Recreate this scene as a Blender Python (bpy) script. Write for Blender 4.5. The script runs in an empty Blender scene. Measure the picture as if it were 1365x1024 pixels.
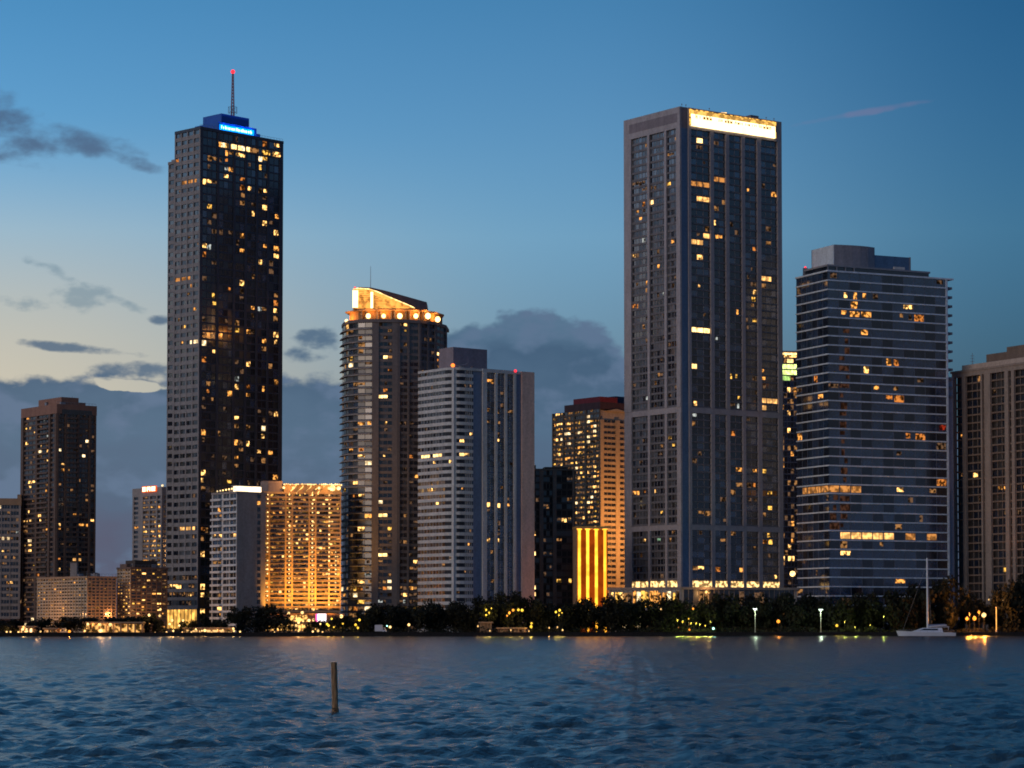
import bpy, math, random
import numpy as np
R = random.Random(7)
sc = bpy.context.scene
col = sc.collection
EX = 2.7
F = 3400.0
PITCH = math.radians(2.75)
CA, SA = math.cos(PITCH), math.sin(PITCH)
SHIFT = 327.5/1365 - F*math.tan(PITCH)/1365
CAMZ = 3.0
GZ = 1.6                      # level of the land above the water

# ------------------------------------------------------------------ camera
cam = bpy.data.cameras.new('camera'); co = bpy.data.objects.new('camera', cam); col.objects.link(co)
co.location = (0, 0, CAMZ); co.rotation_euler = (math.pi/2+PITCH, 0, 0)
cam.lens = 36*F/1365; cam.sensor_width = 36; cam.shift_y = SHIFT; cam.clip_end = 90000; cam.clip_start = 0.5
sc.camera = co
sc.view_settings.view_transform = 'Standard'; sc.view_settings.look = 'None'
sc.view_settings.exposure = EX; sc.view_settings.gamma = 1
sc.cycles.filter_width = 1.8
sc.cycles.max_bounces = 5; sc.cycles.diffuse_bounces = 2; sc.cycles.glossy_bounces = 3
sc.cycles.sample_clamp_indirect = 2.0

def kk(py): return ((512-py) + SHIFT*1365)/F
def ray(px, py):
    u = (px-682.5)/F; v = kk(py)
    return u, CA - v*SA, SA + v*CA
def W2(px, Y, py=600):
    d = ray(px, py); return (d[0]/d[1]*Y, Y)
def zat(py, Y):
    k = kk(py); return CAMZ + Y*(SA+k*CA)/(CA-k*SA)
def project(p):
    z = p[2]-CAMZ; w = p[1]*CA + z*SA
    return 682.5 + p[0]/w*F, 512 - ((-p[1]*SA + z*CA)/w*F - SHIFT*1365)
def shoreY(x): return 1180 + 0.3*x

# ------------------------------------------------------------------ materials
def lin(c): return tuple(((x/255)/12.92 if x/255 <= .04045 else ((x/255+.055)/1.055)**2.4) for x in c)
MATS = {}
def nodes(name):
    m = bpy.data.materials.new(name); m.use_nodes = True
    nt = m.node_tree; nt.nodes.clear()
    return m, nt, nt.nodes, nt.links
def wall(name, c, rough=.8, var=.25, scale=.15, metal=0, spec=.3):
    if name in MATS: return MATS[name]
    m, nt, N, L = nodes(name)
    o = N.new('ShaderNodeOutputMaterial'); p = N.new('ShaderNodeBsdfPrincipled')
    tc = N.new('ShaderNodeNewGeometry'); mp = N.new('ShaderNodeMapping'); mp.inputs['Scale'].default_value = (scale*2, scale*2, scale*.5)
    n = N.new('ShaderNodeTexNoise'); n.inputs['Scale'].default_value = 1; n.inputs['Detail'].default_value = 6
    n2 = N.new('ShaderNodeTexNoise'); n2.inputs['Scale'].default_value = .9; n2.inputs['Detail'].default_value = 3
    r = N.new('ShaderNodeMapRange'); r.inputs['From Min'].default_value = .3; r.inputs['From Max'].default_value = .7
    r.inputs['To Min'].default_value = 1-var; r.inputs['To Max'].default_value = 1+var
    mix = N.new('ShaderNodeVectorMath'); mix.operation = 'SCALE'; mix.inputs[0].default_value = c
    ad = N.new('ShaderNodeMath'); ad.operation = 'ADD'; ml = N.new('ShaderNodeMath'); ml.operation = 'MULTIPLY'; ml.inputs[1].default_value = .5
    L.new(tc.outputs['Position'], mp.inputs[0]); L.new(mp.outputs[0], n.inputs['Vector']); L.new(tc.outputs['Position'], n2.inputs['Vector'])
    L.new(n.outputs['Fac'], ad.inputs[0]); L.new(n2.outputs['Fac'], ad.inputs[1]); L.new(ad.outputs[0], ml.inputs[0])
    L.new(ml.outputs[0], r.inputs[0]); L.new(r.outputs[0], mix.inputs['Scale']); L.new(mix.outputs[0], p.inputs['Base Color'])
    p.inputs['Roughness'].default_value = rough; p.inputs['Metallic'].default_value = metal
    p.inputs['Specular IOR Level'].default_value = spec
    L.new(p.outputs[0], o.inputs[0]); MATS[name] = m; return m
def glass(name, c, rough=.12, ior=1.9, wob=.02):
    if name in MATS: return MATS[name]
    m, nt, N, L = nodes(name)
    o = N.new('ShaderNodeOutputMaterial'); p = N.new('ShaderNodeBsdfPrincipled')
    g = N.new('ShaderNodeNewGeometry'); v = N.new('ShaderNodeTexNoise'); v.inputs['Scale'].default_value = .16; v.inputs['Detail'].default_value = 4
    w = N.new('ShaderNodeTexNoise'); w.inputs['Scale'].default_value = 1.1; w.inputs['Detail'].default_value = 2
    a = N.new('ShaderNodeMath'); a.operation = 'MULTIPLY'
    r = N.new('ShaderNodeMapRange'); r.inputs['From Min'].default_value = .12; r.inputs['From Max'].default_value = .42
    r.inputs['To Min'].default_value = .5; r.inputs['To Max'].default_value = 1.9
    s = N.new('ShaderNodeVectorMath'); s.operation = 'SCALE'; s.inputs[0].default_value = c
    b = N.new('ShaderNodeBump'); b.inputs['Strength'].default_value = .25; b.inputs['Distance'].default_value = wob*4
    L.new(g.outputs['Position'], v.inputs['Vector']); L.new(g.outputs['Position'], w.inputs['Vector'])
    L.new(v.outputs['Fac'], a.inputs[0]); L.new(w.outputs['Fac'], a.inputs[1]); L.new(a.outputs[0], r.inputs[0])
    L.new(r.outputs[0], s.inputs['Scale']); L.new(s.outputs[0], p.inputs['Base Color']); L.new(v.outputs['Fac'], b.inputs['Height']); L.new(b.outputs[0], p.inputs['Normal'])
    p.inputs['Roughness'].default_value = rough; p.inputs['IOR'].default_value = ior
    L.new(p.outputs[0], o.inputs[0]); MATS[name] = m; return m
def lit(name, c, s, patch=1.0, scale=.55, samp=False):
    if name in MATS: return MATS[name]
    m, nt, N, L = nodes(name)
    o = N.new('ShaderNodeOutputMaterial'); e = N.new('ShaderNodeEmission')
    g = N.new('ShaderNodeNewGeometry'); n = N.new('ShaderNodeTexNoise'); n.inputs['Scale'].default_value = scale; n.inputs['Detail'].default_value = 3
    r = N.new('ShaderNodeMapRange'); r.interpolation_type = 'SMOOTHSTEP'
    r.inputs['From Min'].default_value = .42; r.inputs['From Max'].default_value = .60
    r.inputs['To Min'].default_value = s*(1-patch*.95); r.inputs['To Max'].default_value = s*(1+patch*.35)
    L.new(g.outputs['Position'], n.inputs['Vector']); L.new(n.outputs['Fac'], r.inputs[0]); L.new(r.outputs[0], e.inputs['Strength'])
    e.inputs['Color'].default_value = (*c, 1); L.new(e.outputs[0], o.inputs[0])
    if not samp: m.cycles.emission_sampling = 'NONE'
    MATS[name] = m; return m

LB = lit('lit_bright', (1, .52, .15), .36); LW = lit('lit_white', (1, .72, .38), .32, .7)
LA = lit('lit_amber', (1, .40, .08), .2); LO = lit('lit_orange', (1, .32, .06), .10)
LY = lit('lit_yellow', (1, .52, .09), .2); LD = lit('lit_dim', (1, .46, .15), .05)
LD2 = lit('lit_faint', (.9, .48, .25), .022); LG = lit('lit_green', (.55, 1, .6), .08); LR = lit('lit_red', (1, .08, .03), .07)
LS = lit('lit_spark', (1, .60, .22), .50, .5)
LROW = lit('lit_row', (1, .50, .15), .26, .6, .4); LROWO = lit('lit_row_orange', (1, .40, .10), .10, .7, .4)
LC = lit('lit_cool', (.80, .85, .80), .09)
PAL = [LB, LA, LA, LO, LY, LD, LD, LD, LD2, LD2, LD2, LW, LC]
GD = glass('glass_dark', (.010, .013, .022)); GB = glass('glass_blue', (.020, .038, .078), ior=2.2)
GC = glass('glass_curtain', (.05, .05, .055), .4); GN = glass('glass_brown', (.018, .015, .013), .3)
GX = [GD, GD, GD, GN, GC]

# ------------------------------------------------------------------ mesh helper
class MB:
    def __init__(s): s.v = []; s.f = []; s.mi = []; s.mats = []
    def mid(s, m):
        if m not in s.mats: s.mats.append(m)
        return s.mats.index(m)
    def face(s, pts, m):
        i = len(s.v); s.v += [tuple(p) for p in pts]; s.f.append(tuple(range(i, i+len(pts)))); s.mi.append(s.mid(m))
    def hexa(s, b, t, m):
        i = len(s.v); s.v += [tuple(p) for p in b]+[tuple(p) for p in t]; n = len(b); k = s.mid(m)
        s.f.append(tuple(range(i+n-1, i-1, -1))); s.f.append(tuple(range(i+n, i+2*n)))
        for j in range(n): s.f.append((i+j, i+(j+1) % n, i+n+(j+1) % n, i+n+j))
        s.mi += [k]*(n+2)
    def prism(s, p2, z0, z1, m, top=None):
        s.hexa([(x, y, z0) for x, y in p2], [(x, y, z1) for x, y in (top or p2)], m)
    def box(s, x0, x1, y0, y1, z0, z1, m): s.prism([(x0, y0), (x1, y0), (x1, y1), (x0, y1)], z0, z1, m)
    def seg(s, S, a, b, z0, z1, d0, d1, m):
        s.prism([S.at(a, d1), S.at(b, d1), S.at(b, d0), S.at(a, d0)], z0, z1, m)
    def tube(s, p, q, r0, r1, m, n=8):
        p = np.array(p, float); q = np.array(q, float); d = q-p; d /= np.linalg.norm(d)
        a = np.cross(d, (0, 0, 1) if abs(d[2]) < .9 else (1, 0, 0)); a /= np.linalg.norm(a); b = np.cross(d, a)
        c = [(math.cos(2*math.pi*i/n), math.sin(2*math.pi*i/n)) for i in range(n)]
        s.hexa([p+(a*x+b*y)*r0 for x, y in c], [q+(a*x+b*y)*r1 for x, y in c], m)
    def ball(s, c, r, m, n=10, sq=1):
        k = s.mid(m); i0 = len(s.v); rows = n//2
        for j in range(rows+1):
            t = math.pi*j/rows
            for i in range(n):
                a = 2*math.pi*i/n; s.v.append((c[0]+r*math.sin(t)*math.cos(a), c[1]+r*math.sin(t)*math.sin(a), c[2]+r*sq*math.cos(t)))
        for j in range(rows):
            for i in range(n):
                s.f.append((i0+j*n+i, i0+(j+1)*n+i, i0+(j+1)*n+(i+1) % n, i0+j*n+(i+1) % n)); s.mi.append(k)
    def build(s, name, parent=None, off=(0, 0, 0), smooth=False):
        me = bpy.data.meshes.new(name)
        me.from_pydata([(x-off[0], y-off[1], z-off[2]) for x, y, z in s.v], [], s.f)
        for m in s.mats: me.materials.append(m)
        me.polygons.foreach_set('material_index', s.mi)
        if smooth: me.polygons.foreach_set('use_smooth', [True]*len(s.f))
        me.update()
        o = bpy.data.objects.new(name, me); col.objects.link(o)
        if parent: o.parent = parent
        return o

class Seg:
    "a vertical facade plane, walked left to right as seen from outside"
    def __init__(s, p, q):
        s.p = p; s.q = q; s.L = math.hypot(q[0]-p[0], q[1]-p[1])
        s.u = ((q[0]-p[0])/s.L, (q[1]-p[1])/s.L); s.n = (s.u[1], -s.u[0])
    def at(s, a, d=0): return (s.p[0]+s.u[0]*a+s.n[0]*d, s.p[1]+s.u[1]*a+s.n[1]*d)

def thing(name, label, cat, loc, group=None):
    o = bpy.data.objects.new(name, None); o.empty_display_size = 2; col.objects.link(o); o.location = loc
    o['label'] = label; o['category'] = cat
    if group: o['group'] = group
    return o
def tagm(o, label, cat, group=None):
    o['label'] = label; o['category'] = cat
    if group: o['group'] = group
    return o
def struct(o): o['kind'] = 'structure'; return o
def inset(poly, d):
    "moves every edge of a convex outline inward by d"
    n = len(poly); A = sum(poly[i][0]*poly[(i+1) % n][1]-poly[(i+1) % n][0]*poly[i][1] for i in range(n)); sg = 1 if A > 0 else -1
    ln = []
    for i in range(n):
        (x0, y0), (x1, y1) = poly[i], poly[(i+1) % n]; l = math.hypot(x1-x0, y1-y0); nx, ny = -(y1-y0)/l*sg, (x1-x0)/l*sg; ln.append((nx, ny, nx*x0+ny*y0+d))
    out = []
    for i in range(n):
        a, b = ln[i-1], ln[i]; D = a[0]*b[1]-a[1]*b[0]
        out.append(((a[2]*b[1]-b[2]*a[1])/D, (a[0]*b[2]-b[0]*a[2])/D) if abs(D) > 1e-6 else poly[i])
    return out

class Bld:
    def __init__(s, name, label, c2, cat='building'):
        s.off = (c2[0], c2[1], GZ); s.root = thing(name, label, cat, s.off)
        s.wall = MB(); s.panes = []; s.force = []; s.part_lit = True; s.blue = False
    def part(s, mb, name, parent=None, smooth=False):
        o = mb.build(name, None, s.off, smooth); o.parent = parent or s.root
        return o
    def label(s, o, t): o['label'] = t; return o
    def facade(s, S, z0, z1, nf, bays, wm, band=.4, bo=0., po=.25, glassm=GX, prob=.05, pal=PAL, mull=True, rec=.35, pier=True, bandm=None, mullm=None):
        M = s.wall; L = S.L; fh = (z1-z0)/nf; bandm = bandm or wm
        if pier:
            e = [0]
            for a, b, n in bays: e += [a*L, b*L]
            e.append(L)
            for i in range(0, len(e), 2):
                if e[i+1]-e[i] > .05: M.seg(S, e[i], e[i+1], z0, z1, -.5, po, wm)
        for a, b, n in bays:
            a *= L; b *= L; w = (b-a)/n
            for f in range(nf):
                zb = z0+f*fh; zt = zb+fh*band; ze = zb+fh
                if band > 0: M.seg(S, a, b, zb, zt, -.5, bo, bandm)
                for i in range(n):
                    x0 = a+i*w; x1 = x0+w; c = S.at((x0+x1)/2); px, py = project((c[0], c[1], (zt+ze)/2))
                    m = None
                    for (fx, fy, fw, fm) in s.force:
                        if abs(px-fx) <= max(fw/2, abs(w*F/1300*S.u[0])*.5) and abs(py-fy) <= fh*F/1300*.5: m = fm; break
                    if m is None:
                        pr = prob(px, py) if callable(prob) else prob
                        rv = R.random(); m = R.choice(pal) if rv < pr else (R.choice((LD, LD2, LD2, LD2)) if rv < pr*2.2+.015 else R.choice(glassm))
                    s.panes.append((S, x0, x1, zt, ze, -rec, m))
            if mull:
                for i in range(1, n): M.seg(S, a+i*w-.09, a+i*w+.09, z0, z1, -.5, -rec+.14, mullm or wm)
    def finish(s, name='wall'):
        s.part(s.wall, name)
        lits = set(m for k, m in MATS.items() if k.startswith('lit'))
        P = sorted(s.panes, key=lambda p: (-round((p[2]-p[1])*(p[4]-p[3])*abs(p[0].n[1])/3), 0 if p[6] in lits else 1))
        big = (LS, LW, LROW, LROWO); rw = random.Random(len(P))
        def litpart(mb, S, a, b, z0, z1, d, m):
            w = b-a; hh = z1-z0
            if m in big: x0, x1, y0, y1 = a+.05*w, b-.05*w, z0+.1*hh, z1-.1*hh
            else:
                f = rw.choice([.3, .45, .6, .9]) if w > 4 else (rw.choice([.5, .7, .85, .96, .96]) if w > 1.6 else .92); x0 = a+(w*(1-f))*rw.random(); x1 = x0+w*f; g = rw.choice([.5, .65, .85]); y1 = z1-.05*hh-rw.random()*.15*hh; y0 = max(z0+.04*hh, y1-hh*g)
            p, q = S.at(x0, d+.03), S.at(x1, d+.03); mb.face([(p[0], p[1], y0), (q[0], q[1], y0), (q[0], q[1], y1), (p[0], p[1], y1)], m)
        for k, (S, a, b, z0, z1, d, m) in enumerate(P[:100]):
            mb = MB(); lt_ = m in lits and (s.part_lit or m in big)
            mb.seg(S, a, b, z0, z1, d-.1, d, (GB if s.blue else GD) if lt_ else m)
            if lt_: litpart(mb, S, a, b, z0, z1, d, m)
            c = S.at((a+b)/2); o = mb.build('window', s.root, (c[0], c[1], z0)); o.location = (c[0]-s.off[0], c[1]-s.off[1], z0-s.off[2])
        if len(P) > 100:
            mb = MB()
            for (S, a, b, z0, z1, d, m) in P[100:]:
                lt_ = m in lits and (s.part_lit or m in big)
                p, q = S.at(a, d), S.at(b, d); mb.face([(p[0], p[1], z0), (q[0], q[1], z0), (q[0], q[1], z1), (p[0], p[1], z1)], (GB if s.blue else GD) if lt_ else m)
                if lt_: litpart(mb, S, a, b, z0, z1, d, m)
            o = s.part(mb, 'window'); o['kind'] = 'stuff'

def even(n, pier, L, sub, edge=None):
    e = (edge if edge is not None else pier)/L; p = pier/L
    w = (1-2*e-(n-1)*p)/n
    return [(e+i*(w+p), e+i*(w+p)+w, sub) for i in range(n)]
def frame(c, Y, th, l, r, py=500):
    th = math.radians(th); C = W2(c, Y, py); u = (math.cos(th), math.sin(th)); v = (-math.sin(th), math.cos(th))
    def hit(px, d):
        k = W2(px, 1, py)[0]; t = (k*C[1]-C[0])/(d[0]-k*d[1]); return (C[0]+d[0]*t, C[1]+d[1]*t), t
    Rp, a = hit(r, u) if r else (None, 0); Lp, b = hit(l, v) if l else (None, 0)
    return C, u, v, Lp, Rp, a, b
def quad(C, u, v, a, b): return [C, (C[0]+u[0]*a, C[1]+u[1]*a), (C[0]+u[0]*a+v[0]*b, C[1]+u[1]*a+v[1]*b), (C[0]+v[0]*b, C[1]+v[1]*b)]
def loc(C, u, v, a, b): return (C[0]+u[0]*a+v[0]*b, C[1]+u[1]*a+v[1]*b)
def sub4(C, u, v, a0, a1, b0, b1): return [loc(C, u, v, a0, b0), loc(C, u, v, a1, b0), loc(C, u, v, a1, b1), loc(C, u, v, a0, b1)]
def point(parent, w, power, c, r=.5, off=(0, 0, 0), name='bulb_or_fill'):
    l = bpy.data.lights.new(name, 'POINT'); l.energy = power; l.color = c; l.shadow_soft_size = r
    o = bpy.data.objects.new(name, l); col.objects.link(o); o.parent = parent; o.location = (w[0]-off[0], w[1]-off[1], w[2]-off[2]); return o
def spot(parent, w, to, power, c, ang, off, r=.5):
    from mathutils import Vector
    l = bpy.data.lights.new('bulb_or_fill', 'SPOT'); l.energy = power; l.color = c; l.spot_size = math.radians(ang); l.spot_blend = .8; l.shadow_soft_size = r
    o = bpy.data.objects.new('bulb_or_fill', l); col.objects.link(o); o.parent = parent; o.location = (w[0]-off[0], w[1]-off[1], w[2]-off[2])
    o.rotation_euler = (Vector(to)-Vector(w)).to_track_quat('-Z', 'Y').to_euler(); return o

def clutter(B, C, u, v, a, b, z, seed, n=7):
    "rooftop plant: cooling units, vents and a thin railing round the edge"
    r = random.Random(seed)
    for i in range(n):
        x, y = r.uniform(.1, .85)*a, r.uniform(.05, .5)*b; w_, d_, h_ = r.uniform(1, 3), r.uniform(1, 2), r.uniform(.8, 2.2); m = MB()
        m.prism(sub4(C, u, v, x, x+w_, y, y+d_), z, z+h_, METAL if i % 2 else STONE); m.prism(sub4(C, u, v, x+.2, x+w_-.2, y+.2, y+d_-.2), z+h_, z+h_+.3, GD); B.part(m, 'roof_unit')
    m = MB()
    for k in range(int(a/2)+1): p = loc(C, u, v, k*a/int(a/2), .3); m.tube((p[0], p[1], z), (p[0], p[1], z+1.1), .05, .05, METAL, 4)
    p, q = loc(C, u, v, 0, .3), loc(C, u, v, a, .3); m.tube((p[0], p[1], z+1.1), (q[0], q[1], z+1.1), .06, .06, METAL, 4); B.part(m, 'railing')
    p = loc(C, u, v, a*r.uniform(.2, .7), b*.3); m = MB(); m.tube((p[0], p[1], z), (p[0], p[1], z+r.uniform(3, 6)), .1, .06, METAL, 5); B.part(m, 'antenna')

# walls
STONE = wall('wall_grey_concrete', (.32, .27, .24)); MAUVE = wall('wall_rose_granite', (.34, .29, .28)); DARK = wall('wall_dark_granite', (.060, .062, .075), .5)
BROWN = wall('wall_brown', (.15, .095, .07)); BEIGE = wall('wall_beige', (.42, .34, .25)); WHITE = wall('wall_white', (.50, .49, .47)); PINK = wall('wall_pink', (.62, .43, .35))
SLATE = wall('wall_slate', (.15, .16, .20)); BLUEW = wall('wall_blue_metal', (.56, .64, .72), .5); TAN = wall('wall_tan', (.36, .23, .14)); BLACKB = wall('wall_black_brown', (.075, .052, .04))
RED = wall('roof_red', (.20, .03, .035)); NAVY = wall('roof_navy', (.02, .035, .07)); METAL = wall('metal_grey', (.25, .25, .27), .4, .1)
BEAC = lit('lit_beacon_red', (1, .03, .05), .30, 0)
BEACO = lit('lit_beacon_orange', (1, .2, .03), .4, 0)
def fl(s, w=7, m=None):
    "compact list of lit windows: 'x y' pairs"
    w *= .7
    t = s.replace(',', ' ').split(); return [(float(t[i]), float(t[i+1]), w, m or R.choice([LB, LA, LB, LY, LA, LO, LD])) for i in range(0, len(t), 2)]

# ================================================================== buildings, left to right
def b_far_left():
    C, u, v, Lp, Rp, a, b = frame(-48, 1320, 8, None, 27.5, 700)
    B = Bld('apartment_block', 'grey gridded block cut off by the left edge of the photo', C); b = 24
    z1 = zat(673, C[1]); zc = zat(664, C[1]); q = quad(C, u, v, a, b)
    B.wall.prism(inset(q, .7), GZ, z1, TAN)
    B.facade(Seg(C, Rp), GZ+7, z1, 18, even(6, .5, a, 3, 1), STONE, .42, -.1, .1, prob=lambda x, y: .3 if 705 < y < 722 else .05)
    B.facade(Seg(Rp, q[2]), GZ+7, z1, 18, even(3, 1, b, 2), STONE, .5, 0, .1)
    B.part2 = None
    m = MB(); m.prism([loc(C, u, v, -.3, -.3), loc(C, u, v, a+.3, -.3), loc(C, u, v, a+.3, b), loc(C, u, v, -.3, b)], z1, zc, TAN); m.prism(sub4(C, u, v, a-2, a, 3, 7), zc, zc+2.2, TAN); B.part(m, 'roof')
    m = MB(); m.prism([loc(C, u, v, -.5, -.6), loc(C, u, v, a-2, -.6), loc(C, u, v, a-2, b), loc(C, u, v, -.5, b)], GZ, GZ+7, wall('wall_brick', (.16, .085, .065))); B.part(m, 'podium')
    B.finish()

def b_brown():
    C, u, v, Lp, Rp, a, b = frame(76, 1300, 38, 29, 128, 560)
    B = Bld('apartment_tower', 'tall brown tower with a dark terracotta crown, second from the left edge', C)
    B.force = fl('32.7 574.5, 31.6 592, 107 582.6, 54 594, 83 622, 83 629, 105 629, 41 649, 63 651, 103 660, 103 668, 103 673, 81 696, 81 703, 37 698, 37 727, 80 745, 53 765', 5) + fl('42 574, 65 604, 65 612, 41.5 641, 40.4 683, 52.7 690.6, 37 734, 79 761', 8, LB) + fl('105 549, 102 745', 20, LROW) + fl('114 703', 22, LA)
    z1 = zat(551, C[1]); zc = zat(538.5, C[1]); q = quad(C, u, v, a, b)
    B.wall.prism(inset(q, .8), GZ, z1, BROWN)
    pr = lambda x, y: .06 if y < 760 else .14
    B.facade(Seg(Lp, C), GZ, z1, 44, [(.07, .42, 3), (.47, .78, 3), (.83, .95, 1)], BROWN, .36, -.05, .5, prob=pr)
    B.facade(Seg(C, Rp), GZ, z1, 44, [(.05, .2, 2), (.25, .52, 3), (.57, .82, 3), (.87, .97, 1)], BROWN, .36, -.05, .5, prob=pr)
    for k in range(1, 44):
        z = GZ+(z1-GZ)*k/44
        for S_, x0, x1 in ((Seg(C, Rp), a*.25, a*.5), (Seg(Lp, C), b*.47, b*.78)): m = MB(); m.seg(S_, x0, x1, z, z+.9, -.1, 1.1, BROWN); B.part(m, 'balcony')
    TC = wall('terracotta', (.30, .15, .10)); m = MB()
    m.prism([loc(C, u, v, -.3, -.3), loc(C, u, v, a+.3, -.3), loc(C, u, v, a+.3, b+.3), loc(C, u, v, -.3, b+.3)], z1, zc, TC); B.part(m, 'roof')
    m = MB(); m.prism(sub4(C, u, v, 4, a*.62, 3, b*.72), zc, zc+4, TC); m.prism(sub4(C, u, v, a*.62, a*.8, 3, b*.6), zc, zc+1.7, TC); B.part(m, 'penthouse')
    m = MB(); S = Seg(C, Rp)
    for k in range(14): m.seg(S, a*(.12+k*.055), a*(.12+k*.055)+1.1, z1-.4, z1+2.2, .3, .42, GD)
    B.part(m, 'crown_openings'); clutter(B, C, u, v, a, b, zc, 3); B.finish()

def b_small_sign():
    C, u, v, Lp, Rp, a, b = frame(216, 1470, 42, 177, 238, 660)
    B = Bld('office_tower', 'pale tower with a small red rooftop sign, just left of the tallest dark tower', C)
    z1 = zat(649, C[1]); q = quad(C, u, v, a, b); B.wall.prism(inset(q, .7), GZ, z1-.5, STONE)
    B.facade(Seg(Lp, C), GZ, z1-5, 28, [(.05, .2, 1), (.36, .56, 3), (.6, .8, 3), (.85, .96, 1)], STONE, .4, -.05, .2, prob=lambda x, y: (.35 if x > 187 else .02)*(1.7 if y > 695 else .8) if y > 664 else .02, pal=[LB, LY, LA, LB, LD])
    B.facade(Seg(C, Rp), GZ, z1-5, 28, even(3, 1, a, 2), STONE, .4, 0, .1)
    m = MB(); m.prism([loc(C, u, v, -.2, -.2), loc(C, u, v, a, -.2), loc(C, u, v, a, b+.2), loc(C, u, v, -.2, b+.2)], z1-5, z1, STONE); B.part(m, 'parapet')
    S = Seg(Lp, C); m = MB(); m.seg(S, b*.36, b*.84, z1-2.6, z1+.9, .3, .9, lit('lit_sign_red', (1, .12, .03), .17, 0)); o = B.part(m, 'sign')
    m = MB()
    for k, (s0, wd) in enumerate([(.385, .10), (.53, .12), (.69, .12)]):
        m = MB(); A = b*s0; Wd = b*wd; z0 = z1-2.1; z2 = z1+.4; lt = lit('lit_letter', (1, .78, .42), .6, 0)
        m.seg(S, A, A+.9, z0, z2, .9, 1.05, lt)
        m.seg(S, A+.9, A+Wd, z2-.75, z2, .9, 1.05, lt); m.seg(S, A+.9, A+Wd, (z0+z2)/2-.3, (z0+z2)/2+.3, .9, 1.05, lt)
        if k != 1: m.seg(S, A+.9, A+Wd, z0, z0+.7, .9, 1.05, lt)
        if k == 1: m.seg(S, A+Wd-.9, A+Wd, z0, z2-.75, .9, 1.05, lt)
        B.part(m, 'letter', o)
    m = MB(); m.ball(loc(C, u, v, 1, 1)+(z1+.8,), .7, LW); B.part(m, 'roof_light'); B.finish()

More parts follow.
